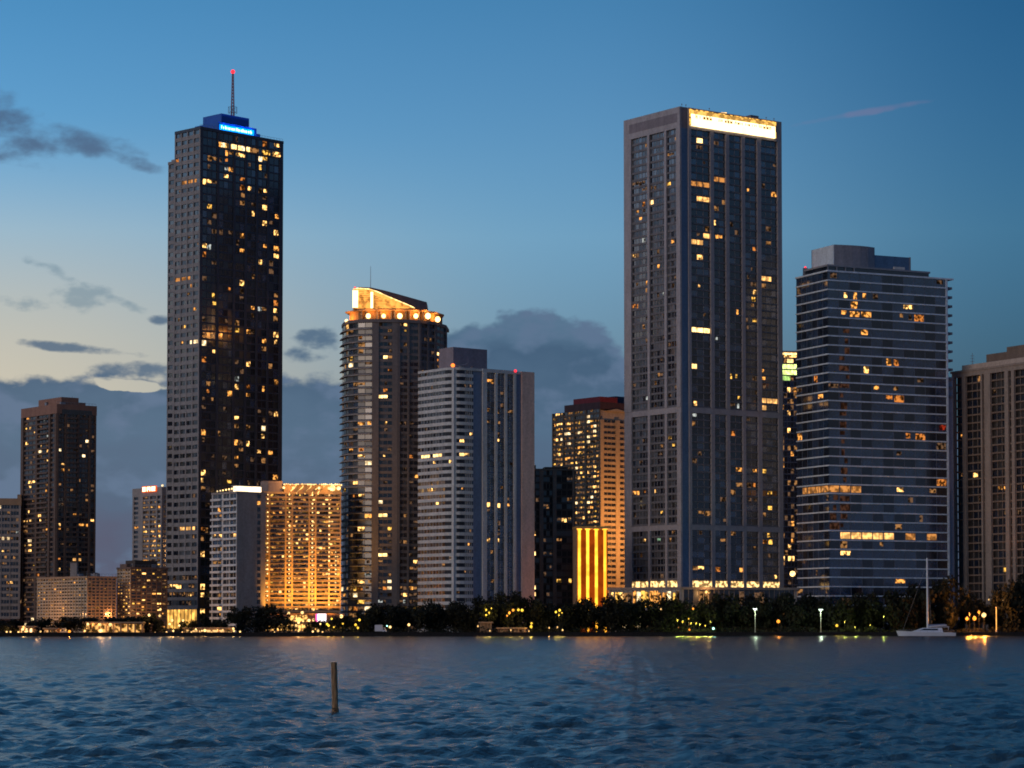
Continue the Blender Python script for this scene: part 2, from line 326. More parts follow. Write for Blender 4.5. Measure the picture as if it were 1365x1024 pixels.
def b_tallest():
    C, u, v, Lp, Rp, a, b = frame(266.5, 1290, 46, 224, 377, 300)
    B = Bld('skyscraper', 'tallest dark tower with blue rooftop sign and red-tipped mast', C)
    B.force = (fl('344 199, 311 232, 369 195, 321.5 245, 331 256, 321 266, 279 273, 270 278, 340 288, 368 293, 341 311, 323 311, 275 326, 352 325, 368 333, 321 332, 321 377, 339 373, 308 385, 319.5 387, 286 392, 286 401, 319.5 404, 338 414, 350 415, 367.5 416, 334 443, 289 452, 319.5 452.6, 350 455, 365.5 456, 269.5 474, 291 515, 318.6 517, 333 518, 350 519, 367 510, 275.6 526, 366 555, 316 557, 272 575, 316 590, 329 592, 362 605, 317 612, 271 628, 365 632, 273 638, 305 639, 289 639, 273 648, 355 192, 268 192, 270 702, 269 720', 3)
        + fl('277 241, 352 250, 354 281, 353 302, 320 208, 346 350, 286 391, 287 474, 272 734, 346 604, 369 311', 12, LB) + fl('352 218', 14, LY)
        + fl('253 246, 245 376', 30, LROWO) + fl('248 704', 30, LROW) + fl('260 458, 270 458', 20, LW) + fl('235 786', 24, LB) + fl('270 785, 272 795, 268 812', 9, LB) + fl('230 797', 20, LD))
    q = quad(C, u, v, a, b); z1 = zat(190, C[1]+40); ztop = zat(168.5, C[1]); zsh = zat(213, Lp[1])
    t = b*.80
    B.wall.prism(inset(quad(C, u, v, a, t), .8), GZ, ztop-.6, DARK); B.wall.prism(inset(sub4(C, u, v, 1, a, t-2, b), .5), GZ, zsh, MAUVE)
    Lup = loc(C, u, v, 0, t); nf = 62; fh = (ztop-GZ)/nf; kz = int((zsh-GZ)/fh); zk = GZ+kz*fh
    LSt = wall('wall_grey_panel', (.26, .235, .225))
    SL = Seg(Lup, C)
    zb = GZ+7*fh
    B.facade(SL, zb, ztop-1.5, nf-7, even(4, .9, t, 2, .9), LSt, .48, 0, .12, prob=.012, glassm=[GD, GD, GC, GN], mull=False)
    S0 = Seg(Lp, Lup); B.facade(S0, zb, zk, kz-7, [(.15, .9, 1)], LSt, .48, 0, .1, prob=.01, mull=False)
    for S, n in ((SL, 4), (S0, 1)):
        B.facade(S, GZ+12, zb, 4, [(.02, .98, n*2)], LSt, .4, 0, .1, prob=.25, pal=[LD, LD2, LB, GC])
    SR = Seg(C, Rp)
    G = [GD, GD, GD, GD, GB, GN]
    bays = [(.03, .20, 3), (.225, .395, 3), (.42, .535, 2), (.56, .67, 2), (.695, .805, 2), (.83, .955, 2)]
    B.facade(SR, GZ, ztop-1.5, nf, bays, DARK, .2, -.2, .15, prob=lambda x, y: .06 if y < 640 else .04, glassm=G)
    B.facade(Seg(Rp, q[2]), GZ, ztop-1.5, nf, even(3, 1, b, 3), DARK, .3, 0, .15, prob=.02)
    m = MB(); m.prism(quad(loc(C, u, v, -.2, -.2), u, v, a+.4, t+.2), ztop-1.5, ztop, DARK); m.prism(quad(loc(C, u, v, -.2, t), u, v, a, b-t+.2), zk, zk+1.5, LSt); B.part(m, 'parapet')
    # lower wing behind the right edge
    m = MB(); zz = zat(458, C[1]+60); m.prism(sub4(C, u, v, a*.7, a+3.2, 6, b-3), GZ, zz, DARK); B.part(m, 'rear_wing')
    clutter(B, C, u, v, a, t, ztop, 4, 6)
    # lit crown floor
    m = MB()
    for px, w, mt in ((293, 3, LA), (297, 4, LW), (302.5, 4, LB), (312, 6, LS), (320, 4, LS), (324, 4, LW), (330.5, 4, LS), (336, 6, LD), (342, 5, LD), (355, 9, LY), (369, 9, LB)):
        k = W2(px, 1, 190)[0]; s = (k*C[1]-C[0])/(u[0]-k*u[1]); zc = ztop-7.6; m = MB(); m.seg(SR, s-w*.26, s+w*.26, zc-1.1, zc+1.2, -.1, .25, mt); B.part(m, 'crown_light')
    # stepped blue crown boxes with sign
    BL = wall('crown_blue_panel', (.02, .10, .42), .5, .15)
    def at(px, bb):  # along u at inset bb
        k = W2(px, 1, 175)[0]; o = loc(C, u, v, 0, bb); return (k*o[1]-o[0])/(u[0]-k*u[1])
    m = MB(); m.prism(sub4(C, u, v, at(291, 2), at(342, 2), 2, b-5), ztop, ztop+4.6, BL); m.prism(sub4(C, u, v, at(342, 2), at(347, 2), 2, b-8), ztop, ztop+2, BL)
    m.prism(sub4(C, u, v, at(295, 5), at(332, 5), 5, b-6), ztop+4.6, ztop+10, BL); B.part(m, 'crown')
    A = loc(C, u, v, at(292.5, 2), 2); S = Seg(A, loc(C, u, v, at(338, 2), 2))
    m = MB(); m.seg(S, 0, S.L, ztop+.7, ztop+3.4, .1, .35, lit('lit_sign_blue', (.0, .28, 1), .42, .2)); o = B.part(m, 'sign')
    m = MB(); rr = random.Random(3); x = 1.0; LT = lit('lit_sign_cyan', (.45, .85, 1), .75, .2)
    while x < S.L-1.6:
        w = rr.choice([.45, .8, 1.0]); h = rr.choice([1.1, 1.1, 1.6]); z = ztop+1.25
        m = MB(); m.seg(S, x, x+.28, z, z+h, .35, .5, LT)
        if w > .5: m.seg(S, x+w-.28, x+w, z, z+1.1, .35, .5, LT); m.seg(S, x+.28, x+w-.28, z+rr.choice([0, .42, .8]), z+rr.choice([.9, 1.1]), .35, .5, LT)
        B.part(m, 'letter', o); x += w+rr.choice([.3, .3, .8])
    for xx in (.15, .4, .65, .9):
        w = S.at(S.L*xx, 1.6); point(B.root, (w[0], w[1], ztop+2), 160, (.02, .3, 1), .4, B.off)
    MASTM = wall('mast_red_paint', (.34, .13, .13), .6); c = loc(C, u, v, at(310, 9), 9); zt = zat(97.5, c[1]); m = MB(); z0 = ztop+10
    for dx, dy in ((-.7, -.7), (.7, -.7), (.7, .7), (-.7, .7)): m.tube((c[0]+dx, c[1]+dy, z0), (c[0]+dx*.4, c[1]+dy*.4, zt), .3, .24, MASTM, 5)
    n = 14
    for k in range(n):
        z = z0+(zt-z0)*k/n; h = (zt-z0)/n
        for (p, q2) in (((-.7, -.7), (.7, -.7)), ((.7, -.7), (.7, .7)), ((.7, .7), (-.7, .7)), ((-.7, .7), (-.7, -.7))):
            f0 = 1-.6*k/n; f1 = 1-.6*(k+1)/n
            m.tube((c[0]+p[0]*f0, c[1]+p[1]*f0, z), (c[0]+q2[0]*f1, c[1]+q2[1]*f1, z+h), .14, .12, MASTM, 4)
    o = B.part(m, 'antenna_mast'); m = MB(); zr = zat(147, c[1])
    for k in range(10):
        a0 = k*math.pi/5; a1 = a0+math.pi/5
        for zz in (zr-1.6, zr+1.6): m.tube((c[0]+2.3*math.cos(a0), c[1]+2.3*math.sin(a0), zz), (c[0]+2.3*math.cos(a1), c[1]+2.3*math.sin(a1), zz), .08, .08, METAL, 4)
        m.tube((c[0]+2.3*math.cos(a0), c[1]+2.3*math.sin(a0), zr-1.6), (c[0]+2.3*math.cos(a0), c[1]+2.3*math.sin(a0), zr+1.6), .07, .07, METAL, 4)
        if k % 3 == 0: m.tube((c[0], c[1], zr), (c[0]+2.3*math.cos(a0), c[1]+2.3*math.sin(a0), zr-1.6), .07, .07, METAL, 4)
    B.part(m, 'antenna_ring', o); m = MB(); m.ball((c[0], c[1], zt+.7), 1.15, BEAC); B.part(m, 'beacon', o)
    # lit lobby in the left face
    m = MB(); S = Seg(Lp, C); m.seg(S, 1, S.L-1.4, GZ+2, GZ+11.6, -.2, .2, lit('lit_lobby', (1, .50, .10), .26, .6, .25))
    o = B.part(m, 'lobby_glass'); m = MB()
    for k in range(9): m.seg(S, 1+k*(S.L-2.6)/8, 1.25+k*(S.L-2.6)/8, GZ, GZ+12, .2, .5, DARK)
    m.seg(S, 0, S.L, GZ+11.6, GZ+12.2, .2, .8, LSt); B.part(m, 'lobby_frame', o)
    B.finish()

def low_block(name, label, cx, Y, th, l, r, top, nf, wl, wr, pl, pr_, bl, br, pal, pent=None, chim=None):
    C, u, v, Lp, Rp, a, b = frame(cx, Y, th, l, r, 800)
    B = Bld(name, label, C); z1 = zat(top, C[1]); q = quad(C, u, v, a, b)
    B.wall.prism(inset(q, .7), GZ, z1-.3, wr)
    B.facade(Seg(Lp, C), GZ, z1-1, nf, even(bl, .45, b, 1, .5), wl, .45, -.05, .15, prob=pl, pal=pal, mull=False)
    B.facade(Seg(C, Rp), GZ, z1-1, nf, even(br, .45, a, 1, .5), wr, .45, -.05, .15, prob=pr_, pal=pal, mull=False)
    for s_ in (.3, 1.1): p = loc(C, u, v, a*(s_-.3), b*(1-s_)-3); point(B.root, (p[0]-6, p[1]-12, GZ+9), 700, (1, .48, .17), 1, B.off)  # added street-glow fill before the faces, no fixture here
    m = MB(); m.prism(quad(loc(C, u, v, -.3, -.3), u, v, a+.6, b+.6), z1-1, z1, wr); B.part(m, 'parapet')
    if pent:
        m = MB()
        for (p0, p1, q0, q1, h, mt) in pent: m.prism(sub4(C, u, v, a*p0, a*p1, b*q0, b*q1), z1, z1+h, mt)
        B.part(m, 'penthouse')
    if chim:
        m = MB(); p = loc(C, u, v, *chim[:2]); m.box(p[0]-1.6, p[0]+1.6, p[1]-1.5, p[1]+1.5, z1, z1+chim[2], STONE); m.box(p[0]-1.8, p[0]+1.8, p[1]-1.7, p[1]+1.7, z1+chim[2], z1+chim[2]+.4, STONE); B.part(m, 'chimney')
    clutter(B, C, u, v, a, b, z1, int(cx), 8)
    return B

def b_low():
    B = low_block('apartment_block', 'low pale block with a close grid of lit windows in front of the brown tower', 116, 1235, 40, 49.5, 155, 768, 17, wall('wall_lowpale', (.50, .38, .26)), TAN, .33, .10, 18, 7, [LA, LB, LD, LD, LD2, LA], None, (-1+3, 16, 6.4)); B.finish()
    B = low_block('apartment_block', 'low block with dark penthouses between the pale grid block and the tallest tower', 174, 1250, 40, 156, 223, 756, 19, wall('wall_lowpale2', (.50, .38, .26)), BROWN, .5, .22, 5, 7, [LB, LA, LY, LD, LD], [(.15, .75, .1, .8, 3.4, BLACKB), (-.0, .12, .3, .8, 1.6, BROWN)]); B.finish()

def b_white_roof_light():
    C, u, v, Lp, Rp, a, b = frame(315.5, 1245, 40, 282.5, 354, 720)
    B = Bld('apartment_tower', 'mid-height grey block with a glowing white roof strip left of the golden hotel', C)
    B.force = fl('288 712, 293 714', 10, LB) + fl('311 712', 6, LB) + fl('289 729, 290 748, 289 690', 11, LD) + fl('292 814', 6, LB)
    z1 = zat(655, C[1]); q = quad(C, u, v, a, b); B.wall.prism(inset(q, .7), GZ, z1-.5, STONE)
    LS_ = wall('wall_lightslab', (.62, .58, .54))
    B.facade(Seg(Lp, C), GZ, z1-1, 21, [(.03, .40, 2), (.46, .70, 2), (.73, .98, 2)], LS_, .34, .15, .1, prob=.03, glassm=[GD, GB, GD, GC])
    S = Seg(Lp, C)
    for k in range(1, 21):
        z = GZ+(z1-1-GZ)*k/21
        m = MB(); m.seg(S, b*.03, b*.42, z, z+.25, .15, 1.6, LS_); m.seg(S, b*.03, b*.42, z+.25, z+1.1, 1.5, 1.6, LS_); B.part(m, 'balcony')
        m = MB(); m.seg(S, b*.6, b*.99, z, z+.25, .15, 1.4, LS_); B.part(m, 'balcony')
    B.facade(Seg(C, Rp), GZ, z1-1, 21, [(.70, .83, 1)], STONE, .35, -.1, .1, prob=.04)
    m = MB(); m.prism(quad(loc(C, u, v, -.3, -.3), u, v, a+.6, b+.6), z1-1, z1, STONE); B.part(m, 'parapet')
    m = MB(); m.prism(sub4(C, u, v, .5, a*.86, .5, 4), z1, z1+2.6, lit('lit_rooflantern', (1, .76, .48), .45, .3, .2)); o = B.part(m, 'roof_lantern')
    m = MB(); m.prism(sub4(C, u, v, 0, a*.9, 0, 5), z1+2.6, z1+3, STONE); B.part(m, 'lantern_roof', o); clutter(B, loc(C, u, v, 0, 6), u, v, a, b-8, z1, 9, 4)
    for k in range(7): m = MB(); m.ball(loc(C, u, v, .2, 2+k*b*.12)+(z1+1.6-.15*k,), .42, LS if k < 5 else LW, 8); B.part(m, 'roof_light')
    B.finish()

def b_hotel():
    C, u, v, Lp, Rp, a, b = frame(352, 1266, 10, None, 454.5, 720); b = 18
    B = Bld('hotel', 'amber floodlit hotel with a glittering crown and four columns of balcony lights', C)
    z1 = zat(655.5, C[1]); q = quad(C, u, v, a, b); HW = wall('wall_hotel', (.46, .30, .17)); B.wall.prism(inset(q, .7), GZ, z1-.4, HW)
    S = Seg(C, Rp); zb = GZ+10
    HP = [LB, LA, LA, LY, lit('lit_hd', (1, .42, .08), .05), lit('lit_hd2', (1, .38, .07), .03)]
    B.facade(S, zb, z1-1, 27, [(.01, .055, 1), (.08, .27, 5), (.29, .355, 2), (.375, .575, 6), (.595, .66, 2), (.68, .835, 4), (.855, .985, 3)], HW, .42, .05, .15, prob=lambda x, y: .30 if x > 395 else .22, pal=HP, glassm=[GN, GN, lit('lit_curtain', (1, .38, .07), .02), HP[5]], mull=False)
    B.facade(Seg(Rp, q[2]), zb, z1-1, 27, even(2, 1, b, 2), HW, .45, 0, .1, prob=.2)
    B.facade(Seg(q[3], C), zb, z1-1, 27, even(2, 1, b, 2), HW, .45, 0, .1, prob=.2)
    m = MB(); fh = (z1-1-zb)/27; g = MB()
    for k in range(27):
        z = zb+k*fh
        for (x0, x1) in ((.08, .27), (.375, .575), (.68, .835)): m = MB(); m.seg(S, a*x0, a*x1, z, z+.2, .05, .6, HW); B.part(m, 'balcony')
    for ci, x in enumerate((.045, .325, .625, .845, .93)):
        for k in range(27):
            if ci == 4 and k > 14: continue
            if R.random() < .14: continue
            p = S.at(a*x, .6); g.ball((p[0], p[1], zb+k*fh+1.7), .28+.16*R.random(), LS, 6)
    o = B.part(g, 'balcony_light'); o['kind'] = 'stuff'
    # crown: terrace roof with lit garlands
    m = MB(); m.prism(quad(loc(C, u, v, -.3, -.3), u, v, a+.6, b+.6), z1-1, z1, HW); B.part(m, 'parapet')
    def at(px): k = W2(px, 1, 650)[0]; return (k*C[1]-C[0])/(u[0]-k*u[1])
    m = MB(); x0 = at(379); m.prism(sub4(C, u, v, x0, a, .8, b-3), z1, z1+3.2, HW); m.prism(sub4(C, u, v, x0-.5, a+.6, .2, b-2), z1+3.2, z1+3.9, TAN); o = B.part(m, 'crown')
    m = MB(); zc = z1+4.1; n = 30
    for k in range(n):
        s = x0+(a-x0)*k/(n-1); p = S.at(s, .5); m.ball((p[0], p[1], zc-.35+R.uniform(-.2, .2)), R.uniform(.22, .5), R.choice([LS, LB, LS]), 6)
    for c0 in (.2, .33, .47, .6, .7):
        s = x0+(a-x0)*c0
        for t in range(6):
            p = S.at(s-1.6*math.sin(t*.3)**2*2, .6); q_ = S.at(s-1.6*math.sin((t+1)*.3)**2*2, .6); m.tube((p[0], p[1], z1+3.2-t*.75), (q_[0], q_[1], z1+3.2-(t+1)*.75), .17, .17, LB, 5)
    for px, r_ in ((443, 1.5), (438.5, .8), (451, 1.0), (425, .7), (391, .7), (378, .6)):
        p = S.at(at(px), 1); m.ball((p[0], p[1], z1+2.0), r_, LS, 8)
    o2 = B.part(m, 'string_lights', o); o2['kind'] = 'stuff'
    m = MB(); m.prism(sub4(C, u, v, at(349), at(377), 1, 9), z1, z1+5.4, wall('wall_penthouse', (.30, .22, .19))); m.prism(sub4(C, u, v, at(349), at(358), .7, 1), z1+.3, z1+5.2, SLATE); B.part(m, 'penthouse')
    # podium with marquee, lit terraces and screen
    m = MB(); RB = wall('wall_redstone', (.22, .11, .07)); m.prism(quad(loc(C, u, v, 0, -9), u, v, a+1, 9), GZ, GZ+9.4, RB); m.prism(quad(loc(C, u, v, -1, -14), u, v, a+2, 5.3), GZ, GZ+4.5, TAN); m.prism(quad(loc(C, u, v, -1.4, -14.6), u, v, a+3, 6), GZ+4.5, GZ+5, HW)
    o = B.part(m, 'podium'); S2 = Seg(loc(C, u, v, 0, -9), loc(C, u, v, a, -9)); S3 = Seg(loc(C, u, v, -1, -14), loc(C, u, v, a+1, -14))
    m = MB(); s = at(421.5); m.seg(S2, s, s+4.2, GZ+5.2, GZ+9.2, .1, .4, lit('lit_screen', (1, .84, .86), .5, .1)); m.seg(S2, s-.9, s, GZ+5.2, GZ+9.2, .1, .35, lit('lit_magenta', (1, .1, .35), .35, 0)); B.part(m, 'screen')
    m = MB(); m.seg(S2, at(384), at(408), GZ+5.4, GZ+8.6, .1, .3, lit('lit_terrace', (1, .5, .13), .28, 1, .7)); m.seg(S3, 1, at(424), GZ+1, GZ+4.1, .1, .3, MATS['lit_terrace']); m.seg(S3, at(426), a, GZ+1, GZ+3.6, .1, .3, lit('lit_terrace2', (1, .5, .14), .16, 1, .9)); B.part(m, 'shopfront_glass')
    m = MB()
    for k in range(22): m.seg(S3, k*a/21, k*a/21+.3, GZ, GZ+4.4, .3, .6, TAN)
    B.part(m, 'shopfront_columns')
    m = MB()
    for px, zz, r_ in ((383, 9.5, .7), (401, 9.8, .8), (452.5, 8, .9), (452, 6.6, .6), (410, 6, .7), (416, 6.2, .7), (379, 6.6, .7)):
        p = S2.at(at(px), 1.2); m.ball((p[0], p[1], GZ+zz), r_, LS, 8)
    B.part(m, 'wall_lamps')
    for x in (.12, .36, .6, .82):
        p = loc(C, u, v, a*x, -19); w = (p[0], p[1], GZ+7)
        t = thing('floodlight', 'amber floodlight aimed up at the golden hotel, hidden by shorefront trees', 'floodlight', (p[0], p[1], GZ), 'floodlights before the golden hotel')
        mm = MB(); mm.tube((0, 0, 0), (0, 0, 6), .12, .1, METAL, 6); mm.build('pole', t); mm = MB(); mm.box(-.5, .5, -.1, .3, 6, 6.6, METAL); mm.build('lamp_head', t)
        tg = loc(C, u, v, a*min(x, .9)+2, 0); spot(t, w, (tg[0], tg[1], GZ+28), 8500*(.6+.8*x), (1, .43, .05), 84, (p[0], p[1], GZ), .6)
    for x in (.3, .8):
        p = S.at(a*x, 5); point(B.root, (p[0], p[1], z1+4), 400, (1, .45, .1), .5, B.off)
    B.finish()
def poly_at(pts, py):
    return [W2(px, Y, py) for px, Y in pts]
def b_sail():
    P = poly_at([(455, 1312), (457.5, 1302), (464, 1294), (477, 1289), (497, 1287), (530, 1288), (560, 1292), (581, 1300), (595, 1314)], 500)
    back = [(P[-1][0]+1, P[-1][1]+18), (P[0][0]+1, P[0][1]+22)]
    B = Bld('apartment_tower', 'round-fronted tower under a glowing orange sail-shaped crown', P[4])
    B.force = (fl('543 433, 491 567, 479 567, 511 516, 519 491, 484 604, 539 685, 511 777, 539 795, 474 781, 482 781, 488 781, 495 685, 477 806, 549 610', 7)
        + fl('514 472, 511 533, 511.7 684, 512 740', 14, LS) + fl('513 567, 513 605, 514 561', 12, LB) + fl('580.6 441, 586.5 473', 7, LS) + fl('481 567, 479 605, 474 640, 481 664, 479 708', 13, LB) + fl('479 472, 484 461, 480 508', 10, LD))
    zt = zat(430, 1288); zb = GZ; nf = 47
    B.wall.prism(inset(P+back, 1.2), GZ, zt, BROWN)
    TB = wall('wall_sail', (.145, .13, .13)); SLB = wall('slab_sail', (.34, .34, .35))
    pr = lambda x, y: .05 if y < 700 else (.10 if y < 770 else .3)
    specs = [[(0, 1, 1)], [(0, 1, 2)], [(0, 1, 2)], [(0, .94, 2)], [(.24, .78, 3)], [(.10, .44, 2), (.52, .92, 2)], [(.05, .45, 2), (.55, .92, 2)], [(.05, .9, 2)]]
    # segments: 0..3 curved balconied part, 4 pier part, 5.. gridded part
    for i in range(8):
        S = Seg(P[i], P[i+1]); cur = i < 4
        B.facade(S, zb, zt, nf, specs[i], TB, .28 if cur else .42, -.1, .15 if cur else .45, prob=pr, glassm=[GB, GD, GD, GC, GN] if cur else GX, bandm=TB, pier=not cur or i == 3)
    for k in range(1, nf):
        z = zb+(zt-zb)*k/nf
        m = MB(); out = []
        inn = []
        for i in range(5):
            n = Seg(P[max(i-1, 0)], P[min(i+1, 4)]).n; out.append((P[i][0]+n[0]*1.05, P[i][1]+n[1]*1.05)); inn.append(P[i])
        out[4] = loc(P[4], (1, 0), (0, 1), -1.2, -1.05)
        for i in range(4): m.prism([out[i], out[i+1], inn[i+1], inn[i]], z-.12, z+.16, SLB)
        B.part(m, 'balcony')
    m = MB()
    q = [(455, 1312), (457.5, 1301), (464, 1293), (477, 1288), (497, 1286), (530, 1287), (560, 1291), (581, 1299), (595, 1313)]
    m.prism(poly_at(q, 500)+back, zt, zt+1.6, TB)
    pts = poly_at([(466, 1300), (478, 1293), (500, 1291), (530, 1292), (560, 1296), (577, 1302), (589, 1312)], 430); bk = [(pts[-1][0], pts[-1][1]+10), (pts[0][0], pts[0][1]+14)]
    OW = wall('wall_crown_orange', (.42, .22, .09)); z2 = zat(414.5, 1291); m.prism(pts+bk, zt+1.6, z2, OW)
    m.prism(poly_at([(460, 1300), (478, 1290.5), (500, 1288.5), (530, 1289.5), (562, 1293.5), (580, 1300), (592, 1312)], 430)+bk, z2, z2+.7, TAN)
    B.part(m, 'crown_drum')
    # piers between the uplights
    m = MB()
    for px in (482, 488.5, 503, 508, 521.5, 526, 541, 546, 558.5, 564, 573):
        Y = 1291+abs(px-505)*.05+(max(px-560, 0)*.5); p = W2(px, Y-.6, 430); m.box(p[0]-.35, p[0]+.35, p[1]-.6, p[1]+1, zt+1.6, z2, TB)
    B.part(m, 'crown_piers')
    FL = lit('lit_flood', (1, .58, .2), .8, .1); m = MB()
    for px, Y, r_ in ((491, 1289, 1.25), (511.5, 1289.4, 1.05), (533, 1290, 1.35), (554.5, 1293, 1.2), (570.5, 1296, 1.5), (583.5, 1303, 1.4), (462, 1298, .8)):
        p = W2(px, Y, 430); z = zat(421.5 if px > 470 and px < 580 else (426 if px > 580 else 428), Y); m = MB(); m.ball((p[0], p[1]-.6, z), r_, FL, 8, 1.1); B.part(m, 'crown_floodlight'); point(B.root, (p[0], p[1]-1.9, z+.9), 380, (1, .38, .07), .5, B.off)
    # sail: curved glowing wall, profile falling to the right
    prof = [(470.5, 385.6), (478, 384.5), (492, 385.5), (503, 389), (515, 394.5), (528, 400), (540, 405), (548, 408.5), (553, 411)]
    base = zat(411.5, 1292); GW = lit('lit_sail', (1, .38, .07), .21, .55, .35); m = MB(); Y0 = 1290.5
    tops = [(W2(px, Y0, py)[0], zat(py, Y0)) for px, py in prof]
    for (x0, za), (x1, zb_) in zip(tops[:-1], tops[1:]):
        m.hexa([(x0, Y0, base), (x1, Y0, base), (x1, Y0+1, base), (x0, Y0+1, base)], [(x0, Y0, za), (x1, Y0, zb_), (x1, Y0+1, zb_), (x0, Y0+1, za)], GW)
    o = B.part(m, 'sail_wall'); m = MB()
    for (x0, za), (x1, zb_) in zip(tops[:-1], tops[1:]):
        m.tube((x0, Y0-.3, za), (x1, Y0-.3, zb_), .22, .22, LS, 5); 
    for k in range(9):
        z = base+(tops[0][1]-base)*k/9; xe = [t for t in tops if t[1] >= z][-1][0]
        m.tube((tops[0][0], Y0-.15, z), (xe, Y0-.15, z), .1, .1, LA, 4)
    B.part(m, 'sail_edge_lights', o)
    m = MB(); x = tops[0][0]; m.box(x-.1, x+2.6, Y0-.5, Y0-.1, base+.3, tops[0][1]-.6, lit('lit_strip', (1, .68, .3), .6, .1)); x = W2(495.5, Y0)[0]; m.box(x-.8, x+.5, Y0-.4, Y0-.1, base, tops[2][1]-1.5, MATS['lit_strip']); B.part(m, 'light_column', o)
    # dark roof shell behind the sail
    RO = wall('roof_sail', (.075, .055, .06), .5); p2 = [(478, 383.5), (495, 384), (513, 388), (535, 394), (560, 401), (569, 403.5), (570, 409.5)]; Y1 = 1297
    tp = [(W2(px, Y1, py)[0], zat(py, Y1)) for px, py in p2]; m = MB(); zb2 = z2+.7
    m.box(tops[0][0], tp[0][0], Y0+1, Y1+8, zb2, tops[0][1]+.4, RO)
    for (x0, za), (x1, zb_) in zip(tp[:-1], tp[1:]): m.hexa([(x0, Y0+1.02, zb2), (x1, Y0+1.02, zb2), (x1, Y1+8, zb2), (x0, Y1+8, zb2)], [(x0, Y1-2, za), (x1, Y1-2, zb_), (x1, Y1+8, zb_), (x0, Y1+8, za)], RO)
    B.part(m, 'roof'); m = MB(); p = W2(494, 1300, 380); m.tube((p[0], p[1], zat(386, 1300)), (p[0], p[1], zat(355, 1300)), .16, .09, METAL, 5); B.part(m, 'antenna')
    m = MB(); m.ball((tops[0][0]+1, Y0, tops[1][1]+.5), .45, BEAC, 8); B.part(m, 'beacon'); B.finish()

def b_white():
    C, u, v, Lp, Rp, a, b = frame(604, 1238, 38, 557, 711.5, 600)
    B = Bld('office_tower', 'white banded tower with rounded corner and plain pink end wall', C)
    B.force = (fl('654 508', 9, LA) + fl('667 591, 678.5 592', 7, LB) + fl('618 591, 628 582, 579 617, 602 615', 6, LB) + fl('650.6 671, 664.5 672', 7, LB) + fl('677 673, 677 725', 4, LA) + fl('650 722, 663 722', 6, LB)
        + fl('567 610, 582 610', 16, LS) + fl('613 607', 10, LS) + fl('623 607', 8, LB) + fl('653 548, 653 563, 667 549, 680 552, 667 563', 8, LD) + fl('605 794', 7, LB))
    z1 = zat(489, C[1]); q = quad(C, u, v, a, b); nf = 38
    B.wall.prism(inset(q, 1.6), GZ, z1-.5, WHITE)
    rr = 7.0; Sl = Seg(Lp, loc(C, u, v, 0, rr)); Sr = Seg(loc(C, u, v, rr, 0), loc(C, u, v, a, 0))
    arc = [loc(C, u, v, rr-rr*math.cos(t), rr-rr*math.sin(t)) for t in (0, math.pi/8, math.pi/4, math.pi*3/8, math.pi/2)]
    BG = [GD, GD, GN, GC, GC]
    B.facade(Sl, GZ, z1-1.2, nf, [(.0, 1, 9)], WHITE, .47, 0, 0, prob=.01, glassm=BG, pier=False)
    for i in range(4): B.facade(Seg(arc[i], arc[i+1]), GZ, z1-1.2, nf, [(0, 1, 1)], WHITE, .47, 0, 0, prob=.005, glassm=[wall('glass_matt', (.02, .022, .03), .6)], pier=False)
    def at(px): k = W2(px, 1, 600)[0]; o = Sr.p; return (k*o[1]-o[0])/(u[0]-k*u[1])/Sr.L
    B.facade(Seg(Sr.p, Sr.at(at(631)*Sr.L)), GZ, z1-1.2, nf, [(0, 1, 5)], WHITE, .47, 0, 0, prob=.01, glassm=BG, pier=False)
    BS = wall('wall_bluegrey', (.15, .19, .27), .4)
    B.wall.seg(Sr, at(631)*Sr.L, at(643)*Sr.L, GZ, z1, -1, -.6, BS)
    cols = [643, 648.5, 660.5, 663.5, 673.5, 676, 685, 688]
    f = [(at(648.5), at(659.5), 2), (at(662.5), at(672.5), 2), (at(675.5), at(684.5), 2)]
    S2 = Seg(Sr.at(at(643)*Sr.L), Sr.at(at(687.5)*Sr.L)); g = lambda px: (at(px)-at(643))/(at(687.5)-at(643))
    B.facade(S2, GZ, z1-1.5, 44, [(g(648.5), g(659.5), 2), (g(662.5), g(672.5), 2), (g(675.5), g(684.5), 2)], WHITE, .14, -.5, .5, prob=.012, glassm=[GB, GB, GD, GB], rec=.55, pal=[LD, LD2], bandm=BS)
    B.wall.seg(S2, 0, S2.L, z1-1.5, z1+.2, -.5, .5, WHITE)
    B.wall.seg(Sr, at(687.5)*Sr.L, at(695)*Sr.L, GZ, z1, -1, -.4, BS)
    B.wall.seg(Sr, at(695)*Sr.L, Sr.L, GZ, z1+.3, -1.5, .6, PINK)
    m = MB(); m.prism([Sl.p]+arc+[loc(C, u, v, a-.5, 0), q[2], q[3]], z1-1.2, z1, WHITE); B.part(m, 'roof_slab')
    m = MB(); m.prism(sub4(C, u, v, 9, 30, 12, 24), z1, zat(464, C[1]+20), wall('wall_machine', (.22, .19, .21))); B.part(m, 'penthouse'); clutter(B, loc(C, u, v, 8, 6), u, v, a-12, b-10, z1, 21, 6)
    m = MB(); p = loc(C, u, v, 3.5, 5); m.ball((p[0], p[1], z1+1.3), 1.0, BEACO, 8); m.box(p[0]-.3, p[0]+.3, p[1]-.3, p[1]+.3, z1, z1+1, METAL); m.tube((p[0]+1, p[1], z1+.6), (p[0]+7, p[1]+3, z1+2.4), .25, .2, METAL, 5); B.part(m, 'beacon')
    m = MB(); p = loc(C, u, v, rr+at(687)*Sr.L, 0); m.ball((p[0], p[1]-.7, z1+.3), .75, BEAC, 8); B.part(m, 'beacon'); B.finish()

